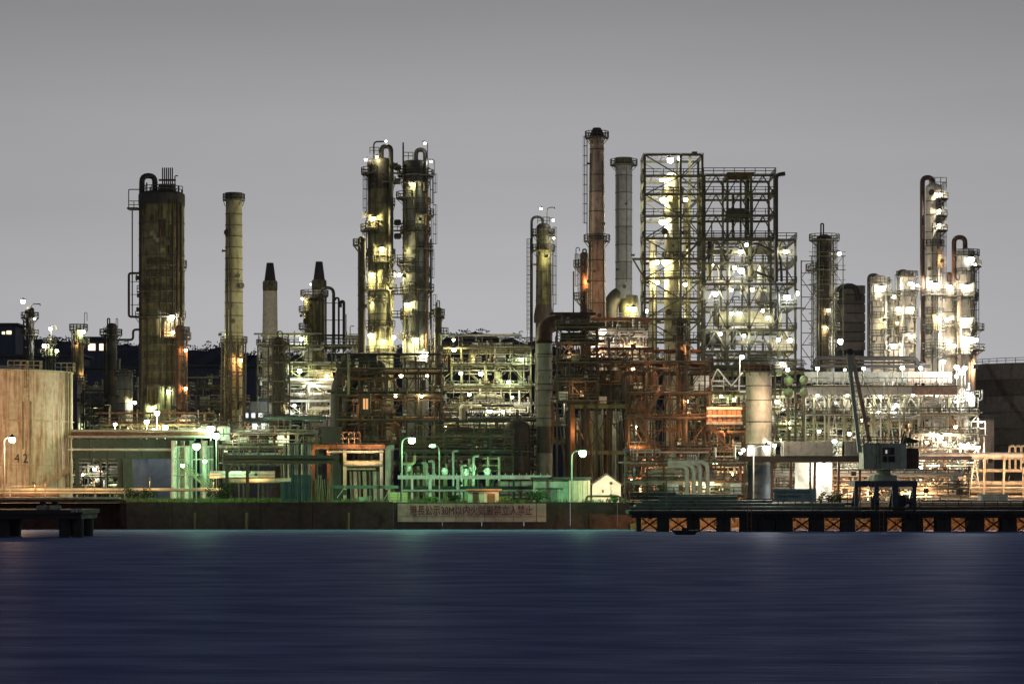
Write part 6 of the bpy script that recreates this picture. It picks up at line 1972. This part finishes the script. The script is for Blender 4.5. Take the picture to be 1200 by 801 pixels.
dg_.bar('lamp_arm', q_ + Vector((0, 0, .3)), W(403, 571.5, 413), .07, 'dark')

for i, (a, lab) in enumerate(((455.5, 'yellow slatted crate under the brilliant lamp, nearer the gallery'), (467, 'yellow slatted crate under the brilliant lamp, nearer the white rack'))):
    ct = T('crate', lab, 'crate', (X(a + 5, 404), 404, GZ), 'yellow crates on the quay')
    x0, x1 = X(a, 404), X(a + 10.6, 404)
    for k in range(4):
        z0 = GZ + .05 + k * .42
        ct.part('slat', MB().box(x0, x1, 403.4, 403.5, z0, z0 + .36), 'crate_wood', smooth=False)
    ct.part('inner_box', MB().box(x0 + .06, x1 - .06, 403.52, 404.8, GZ, GZ + 1.66), 'bamboo', smooth=False)
    for xx in (x0 + .06, x1 - .06):
        ct.bar('batten', (xx, 403.36, GZ), (xx, 403.36, GZ + 1.7), .12, 'crate_wood', ht=.06)

# white pipe rack with deck
d = 424
wr = T('white_pipe_rack', 'long white pipe rack lit green white behind the notice', 'pipe rack', (X(560, d), d, GZ))
for i in range(11):
    a = 466 + i * 16.4
    wr.part('deck_panel', MB().box(X(a, d) + .02, X(a + 16.4, d) - .02, d - .05 * (i % 2), d + 5, Z(561, d), Z(556.5, d)), 'pipe_white', smooth=False)
    wr.part('rail_stub', MB().box(X(a + 3, d), X(a + 4, d), d, d + .2, Z(556.4, d), Z(554, d)), 'pipe_white', smooth=False)
    wr.part('rail_stub', MB().box(X(a + 11, d), X(a + 12, d), d, d + .2, Z(556.4, d), Z(554.4, d)), 'pipe_white', smooth=False)
wr.cyl('pipe', W(470, 574.5, d - .3), W(640, 574.5, d - .3), .2, 'pipe_pale')
wr.cyl('pipe', W(470, 571, d + .5), W(640, 571, d + .5), .25, 'pipe_green')
for a in (483, 504, 536.5, 560, 578, 602):
    wr.bar('column', Vector((X(a, d), d + .3, GZ)), W(a, 561.2, d + .3), .5 if a in (504, 536.5) else .35, 'pipe_white' if a < 550 else 'pipe_green')
for i in range(3):
    wr.part('back_panel', MB().box(X(583 + i * 14, d), X(596 + i * 14, d), d + 2, d + 2.2, Z(583, d), Z(563, d)), 'pipe_pale', smooth=False)
# green lit pumps behind the rack
pu = T('pump_row', 'row of pale pumps and bent pipes bathed in green light behind the white rack', 'pumps', (X(530, 434), 434, GZ))
for (a, rw, h, r_) in ((476, 530, 1, .2), (500, 542, 1, .22), (508, 540, 1, .24), (531, 528, 1, .2), (541, 545, 1, .22), (555, 534, 1, .26)):
    pu.pipe('bend_pipe', [Vector((X(a, 434), 434, GZ)), W(a, rw, 434), W(a + 6 * (1 if a % 2 else -1), rw, 434)], r_, 'grey', n=10, bend=.8)
for a in (482, 490, 497, 523, 550, 572, 585):
    pu.cyl('standpipe', Vector((X(a, 436), 436, GZ)), W(a, 535 + (a * 7) % 13, 436), .22, 'olive_light')
for (a, rw) in ((505, 560), (521, 552), (546, 553), (554, 548), (571, 552), (478, 548)):
    r_ = .62
    pu.part('pump_casing', MB().lathe([(.3, -r_), (r_ * .8, -r_ * .6), (r_, 0), (r_ * .8, r_ * .6), (.3, r_)], tuple(W(a, rw, 435)), n=14), 'pipe_white')
    pu.bar('pump_stand', W(a, rw + 5, 435), Vector((X(a, 435), 435, GZ)), .5, 'frame')
pu.pipe('cross_pipe', [W(470, 543, 433), W(486, 543, 433), W(486, 533, 433)], .26, 'olive_light')
for rw in (537, 545, 551):
    pu.bar('tie_beam', W(565, rw, 437), W(585, rw, 437), .2, 'olive_light')
for (a, b, wt) in ((520, 541, 90), (560, 552, 260), (490, 552, 80), (540, 566, 120), (583, 558, 100)):
    q_ = W(a, b, 431.5)
    pu.lamp(q_, 'green', wt, r=.18)
    pu.bar('lamp_arm', q_ + Vector((0, 0, .25)), q_ + Vector((0, 3, .25)), .07, 'frame')
plant_unit('green_pipe_unit', 'dim green pipework between the rusty heater and the dark dome vessel', 'pipe rack', 470, 600, 512, 552, 448, 8, 95, fmat='frame_dark', pmats=('pipe_green', 'frame', 'olive', 'dark'), colstep=24, floorstep=14, brace=None, dens=.8, topper=False, lamps=[])

# kiosk
d = 406
ks = T('kiosk', 'small two tone kiosk with a door on the quay above the notice', 'kiosk', (X(566, d), d, GZ))
ks.part('side_wall', MB().box(X(548, d), X(567, d), d, d + 2.6, GZ, Z(574.5, d)), 'sheet_green', smooth=False)
ks.part('front_wall', MB().box(X(567, d) + .01, X(584.5, d), d - .06, d + 2.6, GZ, Z(574.5, d)), 'plaster', smooth=False)
ks.part('roof', MB().box(X(546, d), X(588, d), d - .5, d + 3, Z(574.4, d), Z(572.5, d)), 'louvre_red', smooth=False)
ks.part('door', MB().box(X(554, d), X(561, d), d - .07, d - .005, GZ + .05, Z(576.5, d)), 'dark_brown', smooth=False)
ks.part('window', MB().box(X(571, d), X(580, d), d - .13, d - .065, GZ + .05, Z(578, d)), 'rust', smooth=False)
q_ = W(582, 568, d - 3.0)
ks.lamp(q_, 'sodium', 120, r=.12)
ks.bar('lamp_arm', q_ + Vector((0, .1, .2)), Vector((q_.x, d - .4, q_.z - .3)), .07, 'dark')

# corrugated shed
d = 412
cs = T('corrugated_shed', 'corrugated shed with green light and yellow light coloured into its walls', 'shed', (X(658, d), d, GZ))
x0, x1 = X(625, d), X(666, d)
n = 14
for i in range(n):
    a = x0 + (x1 - x0) * i / n
    b = x0 + (x1 - x0) * (i + 1) / n
    cs.part('cladding_sheet', MB().box(a + .01, b - .01, d + .07 * (i % 2), d + .3, GZ, Z(561.5, d)), 'sheet_green', smooth=False)  # green lamplight is put into the sheet colour
x0, x1 = X(666.3, d), X(691.5, d)
for i in range(9):
    a = x0 + (x1 - x0) * i / 9
    b = x0 + (x1 - x0) * (i + 1) / 9
    cs.part('cladding_sheet', MB().box(a + .01, b - .01, d - .5 + .07 * (i % 2), d + .3, GZ, Z(562.5, d)), 'sheet_yellow', smooth=False)  # yellow light on this face is put into the sheet colour
cs.part('roof', MB().box(X(622, d), X(693, d), d - 1, d + 7, Z(561.3, d), Z(558.6, d)), 'roof_dark', smooth=False)
cs.part('gable_wall', MB().box(X(625, d), X(691, d), d + .31, d + 6, GZ, Z(561.6, d)), 'sheet_green', smooth=False)
cs.part('roller_door', MB().box(X(637, d), X(653, d), d - .2, d - .02, GZ, Z(573, d)), 'jetty_green', smooth=False)
cs.part('gutter', MB().box(X(628, d), X(660, d), d - .45, d - .05, Z(571.8, d), Z(571, d)), 'jetty_green', smooth=False)

# gable house
d = 414
gh = T('gable_house', 'small pale house with a steep gable facing the water', 'house', (X(711, d), d, GZ))
xa, xb, xm = X(694, d), X(727.5, d), X(711, d)
ze, za = Z(567.5, d), Z(556, d)
y0, y1 = d, d + 8
gh.part('wall', MB().raw([(xa, y0, GZ), (xb, y0, GZ), (xb, y0, ze), (xm, y0, za), (xa, y0, ze), (xa, y1, GZ), (xb, y1, GZ), (xb, y1, ze), (xm, y1, za), (xa, y1, ze)], [(0, 1, 2, 3, 4), (9, 8, 7, 6, 5), (0, 4, 9, 5), (1, 6, 7, 2)]), 'plaster', smooth=False)
for s_, e_ in ((-1, X(691.5, d)), (1, X(730, d))):
    zl = za - (za - ze) * abs(e_ - xm) / abs((xa if s_ < 0 else xb) - xm)
    gh.part('roof', MB().raw([(xm, y0 - .5, za + .03), (e_, y0 - .5, zl + .03), (e_, y1 + .4, zl + .03), (xm, y1 + .4, za + .03), (xm, y0 - .5, za + .25), (e_, y0 - .5, zl + .22), (e_, y1 + .4, zl + .22), (xm, y1 + .4, za + .25)], [(0, 1, 2, 3), (7, 6, 5, 4), (0, 4, 5, 1), (1, 5, 6, 2), (2, 6, 7, 3), (3, 7, 4, 0)]), 'roof_dark', smooth=False)
gh.part('vent', MB().box(X(705.5, d), X(707.5, d), d - .08, d - .005, Z(577, d), Z(573.5, d)), 'dark_brown', smooth=False)
gh.part('annexe', MB().box(X(683, d), xa - .02, d + 1.5, d + 7, GZ, Z(570, d)), 'plaster', smooth=False)
q_ = W(716, 566, d - 5)
gh.lamp(q_, 'pink', 560, r=.14)
gh.bar('lamp_post', Vector((q_.x, q_.y, GZ)), q_ + Vector((0, 0, -.15)), .1, 'frame_dark')
lb = T('barrier_loop', 'low brown hoop barrier in front of the gable house', 'barrier', (X(707, 405), 405, GZ))
lb.pipe('hoop', [Vector((X(687, 405), 405, GZ)), W(687, 581, 405), W(727, 581, 405), Vector((X(727, 405), 405, GZ))], .17, 'rust_dark', bend=.7)
lb.part('foot_box', MB().box(X(696, 405), X(702, 405), 404.7, 405.3, GZ, Z(585.5, 405)), 'pipe_pale', smooth=False)

# ------------------------------------------------------------------ more background infill behind the quay
plant_unit('east_quay_rack', 'orange lit low pipe rack behind the jetty loading lines', 'pipe rack', 735, 872, 545, 580, 436, 8, 101, fmat='rust', pmats=('cream', 'pipe_pale', 'rust', 'stack_red'), colstep=22, floorstep=14, brace=None, dens=1.1, topper=False,
           lamps=[(748, 568, 'orange', 350, 3, .25), (775, 572, 'orange', 350, 3, .25), (800, 565, 'orange', 300, 3, .25), (828, 570, 'warm', 350, -1, .25), (855, 572, 'orange', 350, 3, .25)])
plant_unit('yard_pipe_rack', 'orange and white pipe yard under the floodlit east unit', 'pipe rack', 905, 1135, 556, 582, 452, 8, 103, fmat='cream', pmats=('cream', 'pipe_pale', 'pipe_white', 'stack_red'), colstep=23, floorstep=13, brace=None, dens=1.2, topper=False,
           lamps=[(925, 572, 'orange', 300, 3, .25), (990, 575, 'orange', 500, -1, .25), (1020, 578, 'orange', 500, -1, .25), (1040, 572, 'orange', 500, 3, .25), (1085, 575, 'orange', 500, -1, .25), (1120, 570, 'orange', 400, 2, .25), (1062, 582, 'warm', 400, -1, .25)])
plant_unit('mid_back_rack', 'tall dim rack of columns behind the fired heater', 'steel structure', 640, 760, 424, 520, 560, 10, 107, fmat='frame_dark', pmats=('dark', 'olive', 'frame'), colstep=24, floorstep=24, brace=None, dens=1.0, topper=False, lamps=[(660, 470, 'white', 300, -1, .25), (728, 455, 'white', 350, -1, .28), (745, 500, 'white', 300, -1, .25), (690, 500, 'white', 200, -1, .25)])
plant_unit('frame_foot_unit', 'green lit equipment below the great steel frame', 'steel structure', 806, 940, 436, 520, 496, 14, 109, fmat='olive', pmats=('olive_light', 'cream', 'pipe_green', 'pipe_pale', 'dark'), colstep=26, floorstep=21, brace=None, dens=1.2, topper=False,
           lamps=[(860, 468, 'mercury', 350, -1, .3), (910, 470, 'white', 450, -1, .3), (918, 480, 'white', 400, 2, .3), (850, 490, 'mercury', 400, 4, .3), (830, 470, 'warm', 300, 3, .3), (925, 495, 'mercury', 300, 3, .3), (912, 452, 'mercury', 200, 3, .3)])
plant_unit('west_back_unit', 'dim pipe structure between the pale vessel and the slim columns', 'steel structure', 98, 160, 458, 512, 535, 8, 117, fmat='frame_dark', pmats=('dark', 'olive', 'grey', 'frame'), colstep=20, floorstep=18, brace='Z', dens=1.0, topper=True, lamps=[(112, 480, 'mercury', 90, 2, .22), (140, 505, 'yellow', 160, 2, .22)])
plant_unit('west_mid_unit', 'shadowy pipework between the great tower and the banded stack', 'steel structure', 222, 262, 455, 510, 520, 10, 113, fmat='frame_dark', pmats=('dark', 'olive', 'frame'), colstep=20, floorstep=18, brace='Z', dens=1.0, topper=True, lamps=[(240, 480, 'mercury', 60, 3, .2)])

# ------------------------------------------------------------------ plants: grass strip, weeds, bushes
g5 = random.Random(21)
gm = MB()
for i in range(9000):
    px = g5.uniform(88, 330) if g5.random() < .75 else g5.uniform(330, 735)
    y = g5.uniform(401.6, 428) if px > 150 else g5.uniform(409, 430)
    x = X(px, y)
    h = g5.uniform(.25, .85)
    a = g5.uniform(0, math.pi)
    dx, dy = .07 * math.cos(a), .07 * math.sin(a)
    lx, ly = g5.gauss(0, .18), g5.gauss(0, .18)
    gm.raw([(x - dx, y - dy, GZ), (x + dx, y + dy, GZ), (x + lx + dx * .3, y + ly, GZ + h)], [(0, 1, 2)])
single('grass', gm, 'grass_mat', 'rough green grass strip on top of the seawall', 'grass', kind='stuff', smooth=False)


def bush(label, px, d, w_, h_, n=420, seed=1, mat='leaf'):
    g = random.Random(seed)
    t = T('bush', label, 'bush', (X(px, d), d, GZ))
    st = MB()
    for k in range(6):
        a = g.uniform(0, 6.28)
        st.bar((X(px, d), d, GZ), (X(px, d) + math.cos(a) * w_ * .6, d + math.sin(a) * w_ * .5, GZ + h_ * g.uniform(.5, .85)), .08)
    t.part('stem', st, 'bark', smooth=False)
    cl = [(g.gauss(0, w_ * .45), g.gauss(0, w_ * .4), h_ * g.uniform(.2, .85)) for _ in range(11)]
    m = MB()
    for k in range(n):
        cx, cy_, cz = g.choice(cl)
        c = Vector((X(px, d) + cx + g.gauss(0, w_ * .16), d + cy_ + g.gauss(0, w_ * .16), GZ + max(.1, cz + g.gauss(0, h_ * .13))))
        u = Vector((g.uniform(-1, 1), g.uniform(-1, 1), g.uniform(-1, 1))).normalized() * g.uniform(.12, .26)
        v = u.orthogonal().normalized() * g.uniform(.08, .16)
        m.raw([c - u, c + v, c + u, c - v], [(0, 1, 2, 3)])
    t.part('foliage', m, mat, smooth=False)


bush('dark shrub beside the green lit standpipes', 262, 420, 2.2, 3.2, 700, 1)
bush('low spreading bush on the quay near the pale pipeline end', 160, 418, 2.4, 2.3, 600, 2)
bush('leafy bush before the corrugated shed wall', 630, 407, 1.8, 1.9, 500, 3)
bush('small bush between the white rack and the kiosk', 532, 407, 1.1, 1.2, 300, 4)
bush('pale weeds beneath the unlit street lamp', 503, 406, 1.5, 1.1, 350, 5, 'grass_mat')
bush('clump of weeds beside the kiosk wall', 592, 406, 1.0, .9, 250, 6, 'grass_mat')
bush('bush tucked against the barrier hoop', 720, 407, 1.1, 1.2, 320, 7, 'grass_mat')
bush('ragged dark bush at the back of the jetty', 975, 407, 2.0, 1.6, 420, 8)
